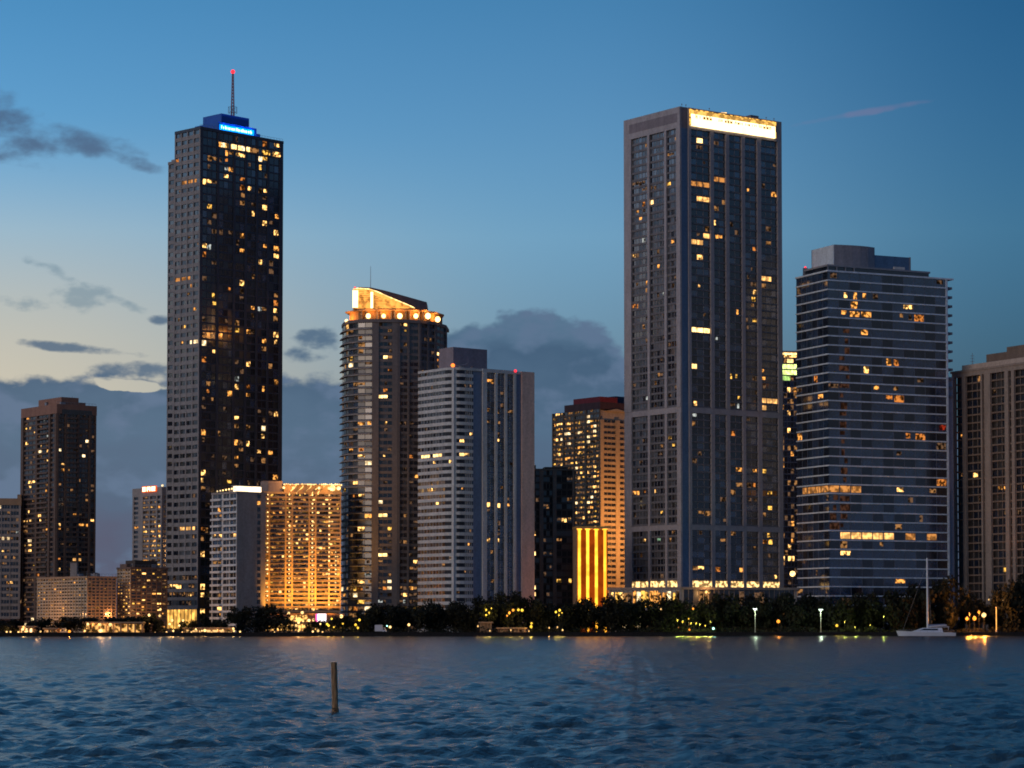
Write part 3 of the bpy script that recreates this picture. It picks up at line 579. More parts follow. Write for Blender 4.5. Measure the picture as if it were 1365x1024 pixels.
def b_dark_small():
    C, u, v, Lp, Rp, a, b = frame(703, 1300, 8, None, 765.5, 700); b = 20
    B = Bld('apartment_tower', 'short dark brown tower standing before the lit red-roofed tower', C)
    B.force = fl('706 738, 711 738', 5, LS) + fl('753 697, 759 697', 5, LB) + fl('748 775, 757 775', 7, LY) + fl('714 785, 714 796', 5, LS) + fl('706 721', 5, LA) + fl('742 723', 3, LD)
    z1 = zat(625.5, C[1]); q = quad(C, u, v, a, b); B.wall.prism(inset(q, .7), GZ, z1-.3, BLACKB)
    PB = wall('pier_brown', (.19, .14, .11))
    B.facade(Seg(C, Rp), GZ, z1-.5, 24, [(.02, .26, 3), (.34, .54, 3), (.62, .96, 3)], PB, .3, -.1, .5, prob=.02, glassm=[GN, wall("glass_matt_brown", (.03, .022, .018), .7)], bandm=BLACKB)
    B.facade(Seg(Rp, q[2]), GZ, z1-.5, 24, even(2, 1, b, 3), BLACKB, .3, 0, .3)
    m = MB(); m.prism(quad(loc(C, u, v, -.2, -.6), u, v, a+.4, b+.8), z1-.5, z1+.3, PB); B.part(m, 'parapet')
    m = MB(); m.prism(sub4(C, u, v, 2, 5, 4, 8), z1+.3, z1+2.4, BLACKB); m.prism(sub4(C, u, v, 10, 22, 6, 14), z1+.3, z1+1.6, BLACKB); B.part(m, 'penthouse'); B.finish()

def b_red_roof():
    C, u, v, Lp, Rp, a, b = frame(800, 1440, 38, 736, 846, 600)
    B = Bld('apartment_tower', 'densely lit tower with a dark red roof, left of the widest skyscraper', C)
    z1 = zat(545, C[1]); q = quad(C, u, v, a, b); B.wall.prism(inset(q, .8), GZ, z1-.5, BEIGE)
    B.force = fl('745 551', 16, LB) + fl('744 564', 14, LB) + fl('782 545, 782 553, 783 561', 9, LW) + fl('826 548', 5, LY) + fl('765 551', 20, LD)
    BR = wall('wall_amberbrown', (.15, .105, .07)); BE = wall('wall_warmbeige', (.46, .33, .2))
    B.facade(Seg(Lp, C), GZ, z1, 44, [(.02, .22, 4), (.25, .45, 3), (.48, .68, 4), (.72, .98, 4)], BR, .38, .0, .15, prob=lambda x, y: .5 if y > 560 else .12, pal=[LB, LB, LW, LA, LY, LD, LD])
    B.facade(Seg(C, Rp), GZ, z1-6, 38, [(.10, .44, 3), (.56, .95, 3)], BE, .5, .1, .35, prob=.03, glassm=[GN, GN, GD])
    m = MB(); m.prism(sub4(C, u, v, a*.0, a, b*.0, b*.74), z1, z1+4, wall('wall_crown_dark', (.08, .04, .04))); m.prism(sub4(C, u, v, 0, a*.5, b*.0, b*.55), z1+4, z1+7, RED, ); m.prism(sub4(C, u, v, a*.5, a, 2, b*.5), z1+4, z1+8, NAVY)
    m.prism(sub4(C, u, v, a*.15, a*.8, -.4, 1), z1-1, z1+.5, BE, sub4(C, u, v, a*.45, a*.5, -.4, 1)); B.part(m, 'roof')
    B.finish()
    for s in (.2, .75): p = Seg(C, Rp).at(a*s, 38); point(B.root, (p[0], p[1], GZ+55), 8500, (1, .45, .13), 1, B.off)  # added warm fill hanging before the right face, without fixtures

def b_gold_columns():
    C, u, v, Lp, Rp, a, b = frame(769, 1268, 8, None, 810, 750); b = 12
    B = Bld('office_annex', 'small block with four glowing golden columns between the trees and the dark tower', C)
    z1 = zat(702, C[1]); RBk = lit('lit_bounce_recess', (1, .14, .01), .05, .3, .2); m = B.wall; m.prism(quad(C, u, v, a, b), GZ, z1-1, TAN)  # bounce light between the columns put in as a glowing orange-red sheet
    S = Seg(C, Rp); mm = MB(); mm.seg(S, .1, a-.1, GZ, z1-1, .05, .25, RBk); B.part(mm, 'lit_bounce_recess')
    GL = lit('lit_gold_uplight', (1, .42, .03), .42, .35, .12)  # uplight on the columns put into their own emission
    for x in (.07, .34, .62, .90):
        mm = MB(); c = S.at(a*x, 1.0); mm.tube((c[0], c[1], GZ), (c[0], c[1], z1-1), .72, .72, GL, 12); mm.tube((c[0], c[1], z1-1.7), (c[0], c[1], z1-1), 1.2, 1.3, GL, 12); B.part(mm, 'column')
    mm = MB(); mm.seg(S, -.3, a+.3, z1-1, z1+.1, -b, 2.4, wall('wall_goldcap', (.5, .3, .1))); B.part(mm, 'roof'); m2 = MB(); m2.seg(S, 0, a, z1-1.25, z1-1.03, .3, 2.3, LA); B.part(m2, 'cornice_light')
    p = S.at(a*.5, 5); point(B.root, (p[0], p[1], GZ+12), 700, (1, .35, .04), .8, B.off)
    B.finish()

def b_wide():
    C, u, v, Lp, Rp, a, b = frame(908, 1275, 36, 833, 1042, 400)
    B = Bld('skyscraper', 'broad tall tower with a long white-yellow lit sign across its top', C)
    B.force = (fl('864 198, 892 244, 1029 255, 1000 251, 959 273, 851 288, 959 320, 1028 325, 1004 336, 845 343, 877 350.6, 861.6 380, 932 384, 1006 386, 846 404, 982 411, 1003 411, 943 418, 1007 429, 981 506, 982 533, 1019 497, 1022 507, 978 573, 984 630, 1005 630, 1022 631, 989 650, 1005 651, 842 658, 857 657, 874 657, 881 683, 937 761, 984 763, 960 761, 895 589', 9)
        + fl('935 192', 14, LS) + fl('868 271.6, 851 288', 11, LS) + fl('936 269', 24, LROW) + fl('936 319', 34, LROW) + fl('1020 373', 24, LROW) + fl('1028 532, 1028 539', 34, LROW) + fl('935 438', 28, LS) + fl('925 489', 8, LS) + fl('955 300', 5, LB) + fl('926 542', 9, LB)
        + fl('940 242', 66, LROWO) + fl('845 658', 22, LA) + fl('1026 704, 1026 714, 1026 724, 1025 658, 1024 677', 11, LY) + fl('878 706, 878 720', 8, LG) + fl('925 762', 16, LD) + fl('858 248', 50, LD2) + fl('895 765', 1, LD) + fl('1035 765', 9, LB) + fl('941 684', 26, LD))
    q = quad(C, u, v, a, b); zt = zat(142, C[1]); zf = zat(170, C[1]); zb = zat(783, C[1]); zm1 = zat(542, C[1]); zm0 = zat(549.5, C[1]); zn1 = zat(699, C[1]); zn0 = zat(706, C[1])
    B.wall.prism(inset(q, 1.3), GZ, zt-1, SLATE)
    WS = wall('wall_wide', (.33, .295, .295)); CR = wall('wall_crownband', (.20, .17, .18)); BB = wall('band_wide', (.15, .14, .145))
    SL = Seg(Lp, C); SR = Seg(C, Rp)
    bl = [(.13, .42, 5), (.46, .72, 5), (.76, .93, 3)]
    k = lambda px: ((lambda kk_: (kk_*C[1]-C[0])/(u[0]-kk_*u[1]))(W2(px, 1, 400)[0]))/a
    br = [(k(921), k(947), 3), (k(951.5), k(967.5), 2), (k(972), k(989), 2), (k(993), k(1009.5), 2), (k(1014.5), k(1036.5), 3)]
    GW_ = [GD, GB, GD, GD]
    for S, bays, gl, pf in ((SL, bl, [GD, GC, GN, GC, GD], .016), (SR, [(.0, k(917.5), 1)]+br, GW_, .03)):
        for z0, z1, nf in ((zb, zn0, 8), (zn1, zm0, 15), (zm1, zf, 38)):
            bd = [(x, y, n) for x, y, n in bays]
            B.facade(S, z0, z1, nf, bd, WS, .22 if S is SR else .3, -.1 if S is SR else -.1, .55, prob=pf, glassm=gl, rec=.5, bandm=BB, mull=True)
        for z0, z1 in ((zn0, zn1), (zm0, zm1)): B.wall.seg(S, S.L*(0 if S is SL else k(917.5)), S.L, z0, z1, -.5, .3, WS)
        B.wall.seg(S, 0 if S is SL else S.L*k(917.5), S.L, zf, zt, -.5, .56, WS)
    B.wall.seg(SR, .1, SR.L*k(917.5), zf, zt, -.5, -.2, CR)
    B.wall.seg(SR, .0, SR.L*k(917.5), GZ, zf, -.5, -.05, wall('wall_notch', (.09, .15, .24), .35))
    B.wall.seg(SL, SL.L*.10, SL.L*.955, zf+3, zt-3, .56, .6, CR)
    B.facade(Seg(Rp, q[2]), zb, zt, 60, even(4, 1.5, b, 3), WS, .3, 0, .5, prob=.02)
    m = MB(); m.prism(inset(q, .3), zt-1, zt-.4, CR); m.prism(sub4(C, u, v, a*.72, a*.80, 2, 6), zt-.4, zt+1.9, CR); m.prism(sub4(C, u, v, a*.35, a*.62, 2, 5), zt-.4, zt+.5, CR)
    for x in (.03, .07, .3, .87, .95):
        p = loc(C, u, v, a*x, 1.5); m.tube((p[0], p[1], zt-.4), (p[0], p[1], zt+1.7), .12, .1, METAL, 5); m.ball((p[0], p[1], zt+1.6), .35, METAL, 6)
    B.part(m, 'roof_equipment')
    m = MB(); p = loc(C, u, v, a*.44, 1.5); m.box(p[0]-2, p[0]+1.6, p[1]-.5, p[1]+.5, zt+.1, zt+.7, LS); B.part(m, 'roof_light')
    m = MB(); s0, s1 = a*k(919.5), a*k(1032.5); zs = zt-9.2; m.seg(SR, s0, s1, zs, zt-1.2, .6, 1.3, lit('lit_sign_white', (1, .74, .38), .5, .25, .1)); o = B.part(m, 'sign')
    m = MB(); m.seg(SR, s0-.3, s1+.3, zt-1.2, zt-.8, .56, 1.5, LY); m.seg(SR, s0-.3, s0, zs, zt-1.2, .56, 1.5, LY); m.seg(SR, s1, s1+.3, zs, zt-1.2, .56, 1.5, LY); m.seg(SR, s0, s1, zt-3.2, zt-1.2, 1.3, 1.36, lit('lit_sign_yellow', (1, .52, .12), .18, .6, .3)); B.part(m, 'sign_frame', o)
    m = MB(); rr = random.Random(11); x = s0+3; lm = lit('lit_letter_dim', (1, .42, .10), .07, .4, .8)
    while x < s1-3:
        w = rr.choice([.7, 1.2, 1.5]); h = rr.choice([1.4, 1.4, 2.2]); z = zt-5.2
        m = MB(); m.seg(SR, x, x+.35, z, z+h, 1.37, 1.5, lm)
        if w > 1: m.seg(SR, x+w-.35, x+w, z, z+1.4, 1.37, 1.5, lm); m.seg(SR, x+.35, x+w-.35, z+rr.choice([0, 1.0]), z+rr.choice([1.1, 1.4]), 1.37, 1.5, lm)
        x += w+rr.choice([.6, .6, 1.6])
        B.part(m, 'letter', o)
        if rr.random() < .1: x += 3
    # lobby and podium
    m = MB(); zl = zat(773.5, C[1])
    for S, bays in ((SL, bl), (SR, br)):
        for x, y, n in bays: m = MB(); m.seg(S, S.L*x, S.L*y, zb-.1, zb+3.3, -.1, .3, lit('lit_lobbyrow', (1, .60, .22), .3, .9, .6)); B.part(m, 'lobby_window')
    B.wall.prism(inset(q, -.2), GZ, zb-.2, WS)
    B.finish()

def b_podium():
    c = W2(812, 1262, 780); d = W2(908, 1240, 780); e = W2(1062, 1262, 780)
    B = Bld('podium_building', 'low lit podium with glass front at the foot of the broad tower', d); zt = zat(785.5, 1245)
    poly = [c, d, e, (e[0], e[1]+18), (c[0], c[1]+14)]
    B.wall.prism(inset(poly, .6), GZ, zt-.2, STONE)
    m = MB(); m.prism(inset(poly, -1), zt-.2, zt+1, wall('podium_edge', (.26, .2, .17))); B.part(m, 'roof')
    S = Seg(c, d); B.facade(S, GZ, zt-.2, 2, [(.02, .98, 16)], STONE, .15, 0, .3, prob=.8, pal=[LB, LW, LS, LA, LY])
    S = Seg(d, e); B.facade(S, GZ, zt-.2, 2, [(.02, .98, 22)], STONE, .3, 0, .3, prob=.12, pal=[LD, LD2, LA])
    m = MB(); p = S.at(S.L*.20, 1.5); m.ball((p[0], p[1], zt-1.4), .8, LB, 8); p = S.at(S.L*.23, 1.5); m.ball((p[0], p[1], zt-1.4), .7, LB, 8); B.part(m, 'wall_lamps')
    p = S.at(S.L*.2, 4); point(B.root, (p[0], p[1], zt-2), 300, (1, .5, .15), .5, B.off); B.finish()

def b_green_top():
    C, u, v, Lp, Rp, a, b = frame(1036, 1420, 8, None, 1068, 600); b = 20
    B = Bld('office_tower', 'slim tower with bright green-yellow top floors, seen in the gap between two towers', C); B.part_lit = False
    z1 = zat(470, C[1]); B.wall.prism(inset(quad(C, u, v, a, b), .7), GZ, z1, SLATE)
    B.force = fl('1053 475', 26, LB) + [(1056, 487, 30, lit('lit_greenyellow', (.80, 1, .28), .4, .5)), (1056, 494, 30, MATS['lit_greenyellow']), (1056, 500, 30, lit('lit_greendim', (.6, 1, .25), .12))] + fl('1053 521, 1052 553', 8, LB) + fl('1055 533', 8, LD) + fl('1053 480', 14, LS)
    B.facade(Seg(C, Rp), GZ, z1, 48, [(.03, .97, 7)], SLATE, .2, 0, .2, prob=.10, glassm=[GD, GN, GB], pal=[LB, LA, LD, LD2])
    m = MB(); m.prism(quad(loc(C, u, v, -.3, -.3), u, v, a+.6, b), z1, z1+1, METAL); B.part(m, 'roof'); m = MB(); m.seg(Seg(C, Rp), 0, a, z1-1.2, z1-.2, .25, .8, LS); B.part(m, 'cornice_light')
    m = MB(); p = Seg(C, Rp).at(a*.62, 20); w = W2(1056.5, p[1], 765); m.ball((w[0], w[1], zat(765, w[1])), 1.6, LS, 8); m.tube((w[0], w[1], GZ), (w[0], w[1], zat(766, w[1])), .2, .15, METAL, 6); B.part(m, 'yard_lamp'); B.finish()

def b_blue():
    C, u, v, Lp, Rp, a, b = frame(1104, 1292, 25, 1061.5, 1264, 500)
    B = Bld('glass_tower', 'blue glass tower with thin pale floor bands behind the moored sailboat', C); B.blue = True
    B.force = (fl('1119 389', 8, LB) + fl('1135 390, 1120.6 414, 1147 401, 1147 414, 1152 448, 1184 483, 1095 525', 7, LA) + fl('1209 417', 14, LB) + fl('1221 420', 16, LO) + fl('1199 484', 20, LO) + fl('1153.5 495', 13, LB) + fl('1191 526', 40, LO) + fl('1172 522', 6, LA)
        + fl('1067 586', 9, LA) + fl('1221 577', 30, LO) + fl('1253 576', 16, LR) + fl('1107 648, 1125 648, 1143 648', 28, LROWO) + fl('1073 651, 1085 650, 1095 650', 20, LROWO) + fl('1101 648', 5, LS) + fl('1193.8 656', 5, LB) + fl('1251 648', 18, LO) + fl('1128 712.6, 1145 712.6, 1160 712.6', 28, LROW) + fl('1168 712.6, 1180 713', 20, LROW) + fl('1218 715, 1240 716', 26, LROWO) + fl('1165 723, 1127 724', 13, LD) + fl('1193 697, 1215 577', 12, LD) + fl('1127 735', 5, LB) + fl('1199 776', 18, LA))
    for py in range(445, 700, 11): B.force.append((1120, py, 8, lit('lit_painted_reflection', (1, .42, .25), .008, .8)))  # reddish reflection streak put into faintly emissive panes
    rr = 3.0; nf = 38; z1 = zat(362, C[1]); q = quad(C, u, v, a, b)
    B.wall.prism(inset(q, 1.3), GZ, z1-.3, SLATE)
    arc = [loc(C, u, v, rr-rr*math.cos(t), rr-rr*math.sin(t)) for t in (0, math.pi/6, math.pi/3, math.pi/2)]
    GG = [GB, GB, GB, GD, lit('gb2_placeholder', (0, 0, 0), 0) if False else GB, GD]
    Sl = Seg(Lp, C); Sr = Seg(C, loc(C, u, v, a, 0))
    args = dict(prob=.008, glassm=GG, pal=[LO, LD, LD2], bandm=BLUEW, rec=.25, mullm=wall('mullion_blue', (.12, .14, .19), .5))
    B.facade(Sl, GZ+4, z1, nf, [(0, 1, 6)], BLUEW, .14, .3, .1, pier=False, **args)
    B.facade(Sr, GZ+4, z1, nf, [(0, .985, 11)], BLUEW, .14, .3, .1, **args)
    B.facade(Seg(Sr.q, q[2]), GZ+4, z1, nf, [(0.03, .97, 5)], BLUEW, .2, .3, .1, **args)
    fh = (z1-GZ-4)/nf
    for k in range(13):
        z = z1-(k+1)*fh+.0; m = MB(); m.prism(sub4(C, u, v, a+.35, a+3.6, 1, b-6), z-.15, z+.15, SLATE); m.prism([loc(C, u, v, a+.35, 1), loc(C, u, v, a+3.6, 1), loc(C, u, v, a+3.6, 1.2), loc(C, u, v, a+.35, 1.2)], z+.15, z+1.1, SLATE); B.part(m, 'balcony')
    m = MB(); zz = zat(494, C[1]); m.prism(sub4(C, u, v, a+.3, a+4.2, 2, b-4), GZ, zz, wall('wall_wing_blue', (.24, .28, .38), .5)); B.part(m, 'side_wing')
    m = MB(); m.prism(quad(loc(C, u, v, -.4, -.4), u, v, a+4, b+.6), z1, z1+.8, BLUEW); B.part(m, 'roof_slab')
    def at(px, bb): kx = W2(px, 1, 350)[0]; o = loc(C, u, v, 0, bb); return (kx*o[1]-o[0])/(u[0]-kx*u[1])
    z2 = zat(352, C[1]+4); m = MB()
    m.prism([loc(C, u, v, .8, 1), loc(C, u, v, at(1238, 2), 2), loc(C, u, v, at(1238, 8), b-4), loc(C, u, v, .8, b-8)], z1+.8, z2-1.5, GD)
    m.prism([loc(C, u, v, .2, .4), loc(C, u, v, at(1238, 2)+.5, 1.4), loc(C, u, v, at(1238, 8)+.5, b-4), loc(C, u, v, .2, b-8)], z2-1.5, z2-.6, METAL)
    for x in (.0, .12, .24, .36): m.prism(sub4(C, u, v, .4+x*a*.6, 1+x*a*.6, .6, .9), z1+.8, z2-1.5, METAL)
    B.part(m, 'roof_terrace')
    z3 = zat(327, C[1]+10); z4 = zat(337, C[1]+10); m = MB(); PG = wall('penthouse_grey', (.22, .22, .25))
    y0 = 5; xa, xb, xc = at(1096+8, y0), at(1166, y0), at(1213, y0)
    pts = [loc(C, u, v, at(1112, y0), y0)]+[loc(C, u, v, at(1112, y0)+(xb-at(1112, y0))*t, y0-1.8*math.sin(t*math.pi*.9)) for t in (.2, .4, .6, .8)]+[loc(C, u, v, xb, y0), loc(C, u, v, xb, b-4), loc(C, u, v, at(1112, y0), b-4)]
    m.prism(pts, z2-.6, z3, PG); m.prism(sub4(C, u, v, at(1112, y0)-.3, at(1112, y0), y0+.1, b-5), z2-.6, z3-.1, BLUEW); B.part(m, 'penthouse')
    m = MB(); m.prism(sub4(C, u, v, xb, xc, y0+.3, b-5), z2-.6, z4, wall('penthouse_blue', (.08, .15, .25), .4)); m.prism(sub4(C, u, v, xc-.2, xc+.5, y0, b-5), z2-.6, z4+.2, PG); B.part(m, 'plant_room')
    m = MB(); m.prism(sub4(C, u, v, at(1192, 3), at(1206, 3), 3, 4), z2-.5, z2+1, WHITE); B.part(m, 'roof_unit')
    m = MB(); p = loc(C, u, v, 2, b*.8); m.ball((p[0], p[1], z1+5.4), .6, BEAC, 8); m.box(p[0]-1.2, p[0]+1.2, p[1]-1, p[1]+1, z1+.8, z1+5, SLATE); B.part(m, 'beacon')
    B.finish()

def b_right():
    C, u, v, Lp, Rp, a, b = frame(1376, 1290, 30, 1271, 1420, 600)
    B = Bld('apartment_tower', 'grey tower with tall pale piers cut off by the right edge of the photo', C)
    B.force = fl('1297 633', 9, LB) + fl('1298 632', 14, LA) + fl('1347 651, 1352 651', 8, LB) + fl('1335 652', 24, LA) + fl('1337 759', 6, LY) + fl('1278 580', 8, LA)
    z1 = zat(497, Lp[1]); q = quad(C, u, v, a, b); B.wall.prism(inset(q, 1.6), GZ, z1-.5, wall('wall_taupe_dark', (.09, .075, .07)))
    TP = wall('wall_taupe', (.26, .215, .185)); BND = wall('band_taupe', (.17, .125, .10))
    S = Seg(Lp, C)
    def at(px): kx = W2(px, 1, 600)[0]; return ((kx*Lp[1]-Lp[0])/(S.u[0]-kx*S.u[1]))/S.L
    B.facade(S, GZ, z1-3, 32, [(at(1275), at(1284.5), 1), (at(1289), at(1309), 3), (at(1311), at(1314), 1), (at(1322), at(1341), 3), (at(1346), at(1350), 1), (at(1354), at(1372), 3)], TP, .2, -.1, .8, prob=.008, glassm=[GN, GN, GD], bandm=BND, rec=1.0)
    B.facade(Seg(C, Rp), GZ, z1-3, 32, even(4, 2, a, 2), TP, .24, .1, .7, prob=.02)
    B.wall.seg(S, 0, S.L, z1-3, z1-.6, -.5, .75, TP)
    m = MB(); m.prism(quad(loc(C, u, v, -1.1, -1.1), u, v, a+2.2, b+2.0), z1-.6, z1+.5, TP); m.prism(quad(loc(C, u, v, 2, 3), u, v, a-4, b-8), z1+.5, z1+3.4, wall('roof_pale', (.45, .36, .30))); B.part(m, 'cornice')
    m = MB(); m.prism(sub4(C, u, v, 3, a-3, 5, b*.62), z1+3.4, z1+7.6, BND); m.prism(sub4(C, u, v, 3, a-3, 8, b*.36), z1+7.6, z1+10, BND); B.part(m, 'penthouse')
    p = loc(C, u, v, 3, b*.80); m = MB(); m.tube((p[0], p[1], z1+3), (p[0], p[1], z1+9.5), .2, .12, METAL, 5)
    for zz in (5, 6.5, 8): m.tube((p[0]-1.1, p[1], z1+zz), (p[0]+1.1, p[1], z1+zz), .1, .1, METAL, 4)
    B.part(m, 'antenna'); B.finish()

for f_ in (b_far_left, b_brown, b_small_sign, b_tallest, b_low, b_white_roof_light, b_hotel, b_sail, b_white, b_dark_small, b_red_roof, b_gold_columns, b_wide, b_podium, b_green_top, b_blue, b_right): f_()
# ================================================================== ground, seawall, water
def shore_line(off=0): return [(x, shoreY(x)+off) for x in (-30000, -400, -200, 0, 200, 400, 30000)]
GR = wall('ground_grass', (.035, .04, .022), .95, .4, .05); PV = wall('promenade_paving', (.16, .14, .12), .9, .2, .3)
ASPH = wall('road_asphalt', (.05, .05, .052), .85)
def clampY(p): return p
xs = [-9000, -2000, -400, -200, 0, 200, 400, 2000, 9000]
def sy(x): return shoreY(max(-600, min(600, x)))
m = MB(); mid = 0
for x0, x1 in zip(xs[:-1], xs[1:]): m.face([(x0, sy(x0), GZ), (x1, sy(x1), GZ), (x1, 2200, GZ), (x0, 2200, GZ)], GR); m.face([(x0, 2200, GZ), (x1, 2200, GZ), (x1*4, 40000, GZ), (x0*4, 40000, GZ)], GR)
struct(m.build('ground'))
m = MB()
for x0, x1 in zip(xs[:-1], xs[1:]): m.face([(x0, sy(x0)+.5, GZ+.004), (x1, sy(x1)+.5, GZ+.004), (x1, sy(x1)+6, GZ+.004), (x0, sy(x0)+6, GZ+.004)], PV)
struct(m.build('promenade'))
m = MB()
for x0, x1 in zip(xs[1:-2], xs[2:-1]): m.face([(x0, sy(x0)+44, GZ+.008), (x1, sy(x1)+44, GZ+.008), (x1, sy(x1)+52, GZ+.008), (x0, sy(x0)+52, GZ+.008)], ASPH)
struct(m.build('road'))
m = MB(); SWM = wall('seawall_dark', (.022, .018, .016), .9, .5, .6)
for x0, x1 in zip(xs[1:-2], xs[2:-1]): m.hexa([(x0, sy(x0)-.4, -2), (x1, sy(x1)-.4, -2), (x1, sy(x1)+.5, -2), (x0, sy(x0)+.5, -2)], [(x0, sy(x0)-.4, GZ+.2), (x1, sy(x1)-.4, GZ+.2), (x1, sy(x1)+.5, GZ+.2), (x0, sy(x0)+.5, GZ+.2)], SWM)
o = m.build('seawall'); tagm(o, 'long dark concrete seawall running along the whole waterfront', 'seawall')

def water():
    rs = np.random.RandomState(4)
    ys = list(np.linspace(-3000, 20, 6))+list(np.geomspace(36, 1290, 760)); ys = np.array(ys)
    tmid = np.linspace(-.27, .27, 560); t = np.concatenate([[-1], tmid, [1]])
    Y, T = np.meshgrid(ys, t, indexing='ij')
    X = T*(np.abs(Y)*1.0+6); X[:, 0] = -9000; X[:, -1] = 9000
    Yc = np.minimum(Y, 1180+.3*np.clip(X, -600, 600)+.2)
    Z = np.zeros_like(X); dy = np.gradient(ys)[:, None]*np.ones_like(X); dx = (np.abs(Y)+6)*.27*2/560
    for i in range(120):
        lam = 0.55*(9/.55)**rs.rand()**1.15; ang = rs.normal(math.radians(-72), .75); kx, ky = math.cos(ang)*2*math.pi/lam, math.sin(ang)*2*math.pi/lam
        amp = .0078*lam**.66*(1 if lam < 2.0 else (2.0/lam)**1.1)
        ley = lam/max(abs(math.sin(ang)), .05); f = np.clip((ley/dy-2.2)/2, 0, 1)*np.clip((lam/dx-2)/2, 0, 1)
        ph = kx*X+ky*Yc+rs.rand()*6.28; env = 1+.5*np.sin(X*.05*rs.rand()+Yc*.06*rs.rand()+rs.rand()*6)
        s = np.sin(ph); Z += amp*f*env*(s+.35*(s*s-.5)*np.sign(s+1.01))
    Z[:, 0] = Z[:, -1] = 0; Z[:6] = 0
    far = np.clip((Y-36)/8, 0, 1); Z *= far
    n, k = X.shape; v = np.stack([X, Yc, Z], -1).reshape(-1, 3)
    idx = np.arange(n*k).reshape(n, k); f = np.stack([idx[:-1, :-1], idx[:-1, 1:], idx[1:, 1:], idx[1:, :-1]], -1).reshape(-1, 4)
    me = bpy.data.meshes.new('water'); me.vertices.add(len(v)); me.vertices.foreach_set('co', v.ravel())
    me.loops.add(f.size); me.loops.foreach_set('vertex_index', f.ravel()); me.polygons.add(len(f))
    me.polygons.foreach_set('loop_start', np.arange(0, f.size, 4)); me.polygons.foreach_set('loop_total', np.full(len(f), 4)); me.polygons.foreach_set('use_smooth', np.ones(len(f), bool)); me.update(calc_edges=True); me.validate()
    mt, nt, N, L = nodes('water'); o_ = N.new('ShaderNodeOutputMaterial'); p = N.new('ShaderNodeBsdfPrincipled')
    p.inputs['Base Color'].default_value = (.042, .066, .066, 1); p.inputs['Specular Tint'].default_value = (.92, 1, .86, 1); p.inputs['Roughness'].default_value = .18; p.inputs["IOR"].default_value = 1.33
    g = N.new('ShaderNodeNewGeometry'); prev = None
    for sc_, st, dist in (((1.3, 1.1, 1), 1.0, .16), ((4.2, 3.4, 1), 1.0, .075), ((.45, .4, 1), .9, .22)):
        mp = N.new('ShaderNodeMapping'); mp.inputs['Scale'].default_value = sc_; mp.inputs['Rotation'].default_value = (0, 0, .3)
        n_ = N.new('ShaderNodeTexNoise'); n_.inputs['Scale'].default_value = 1; n_.inputs['Detail'].default_value = 5; b = N.new('ShaderNodeBump'); b.inputs['Strength'].default_value = st; b.inputs['Distance'].default_value = dist
        L.new(g.outputs['Position'], mp.inputs[0]); L.new(mp.outputs[0], n_.inputs['Vector']); L.new(n_.outputs['Fac'], b.inputs['Height'])
        if prev: L.new(prev.outputs[0], b.inputs['Normal'])
        prev = b
    L.new(prev.outputs[0], p.inputs['Normal']); L.new(p.outputs[0], o_.inputs[0]); me.materials.append(mt)
    o = bpy.data.objects.new('water', me); col.objects.link(o); struct(o)
water()

# ================================================================== trees
LEAF = [wall('leaf_dark', (.007, .009, .005), .8, .5, 1), wall('leaf_mid', (.011, .014, .007), .8, .5, 1), wall('leaf_olive', (.018, .018, .009), .8, .4, 1)]
BARK = wall('bark', (.07, .055, .04), .9, .4, 1)
def crown_mesh(seed, flat=False, conic=False):
    r = random.Random(seed); m = MB(); lobes = []
    for i in range(15 if not flat else 20):
        a = r.random()*6.283; rr = r.random()**.5
        if flat: c = (rr*.84*math.cos(a), rr*.84*math.sin(a), .55+.12*r.uniform(-1, 1)*(1-rr)); s = r.uniform(.17, .26)
        elif conic: h = r.random(); c = ((1-h)*.6*rr*math.cos(a), (1-h)*.6*rr*math.sin(a), .1+h*.8); s = r.uniform(.16, .26)*(1.2-h)
        else: h = r.uniform(0, 1); w = math.sin(math.pi*(.18+.72*h))**.6; c = (rr*.72*w*math.cos(a), rr*.72*w*math.sin(a), .12+h*.72); s = r.uniform(.20, .34)
        lobes.append((c, s))
    tot = 2300
    for i in range(tot):
        c, s = lobes[i % len(lobes)]; t = r.uniform(-1, 1); a = r.random()*6.283; q = math.sqrt(1-t*t); rad = s*(r.random()**.35)*r.uniform(.85, 1.12)
        p = np.array((c[0]+rad*q*math.cos(a), c[1]+rad*q*math.sin(a), c[2]+rad*t*(.55 if flat else .85)))
        d1 = np.array((r.uniform(-1, 1), r.uniform(-1, 1), r.uniform(-.6, .6))); d1 /= np.linalg.norm(d1); d2 = np.cross(d1, (r.uniform(-1, 1), r.uniform(-1, 1), r.uniform(-1, 1))); d2 /= np.linalg.norm(d2)+1e-6
        l = r.uniform(.03, .068); w = l*.7
        m.face([p-d1*l, p-d2*w, p+d1*l, p+d2*w], LEAF[(i % len(lobes)+seed) % 3 if r.random() < .7 else r.randrange(3)])
    o = m.build('crown'); me = o.data; bpy.data.objects.remove(o); return me
def trunk_mesh(seed, flat=False):
    r = random.Random(seed); m = MB(); m.tube((0, 0, 0), (.02, .01, .3), .03, .022, BARK, 8)
    for i in range(6):
        a = i*1.05+r.random()*.5; l = r.uniform(.3, .5); e = (l*math.cos(a), l*math.sin(a), .5+r.uniform(-.08, .14)); k = (e[0]*.45, e[1]*.45, .38); m.tube((.02, .01, .22+.02*i), k, .014, .01, BARK, 6); m.tube(k, e, .01, .004, BARK, 5)
    o = m.build('trunk'); me = o.data; bpy.data.objects.remove(o); return me
CR = [crown_mesh(s) for s in range(1, 6)]+[crown_mesh(11, flat=True), crown_mesh(12, conic=True)]; TR = [trunk_mesh(s) for s in range(1, 6)]+[trunk_mesh(6), trunk_mesh(7)]
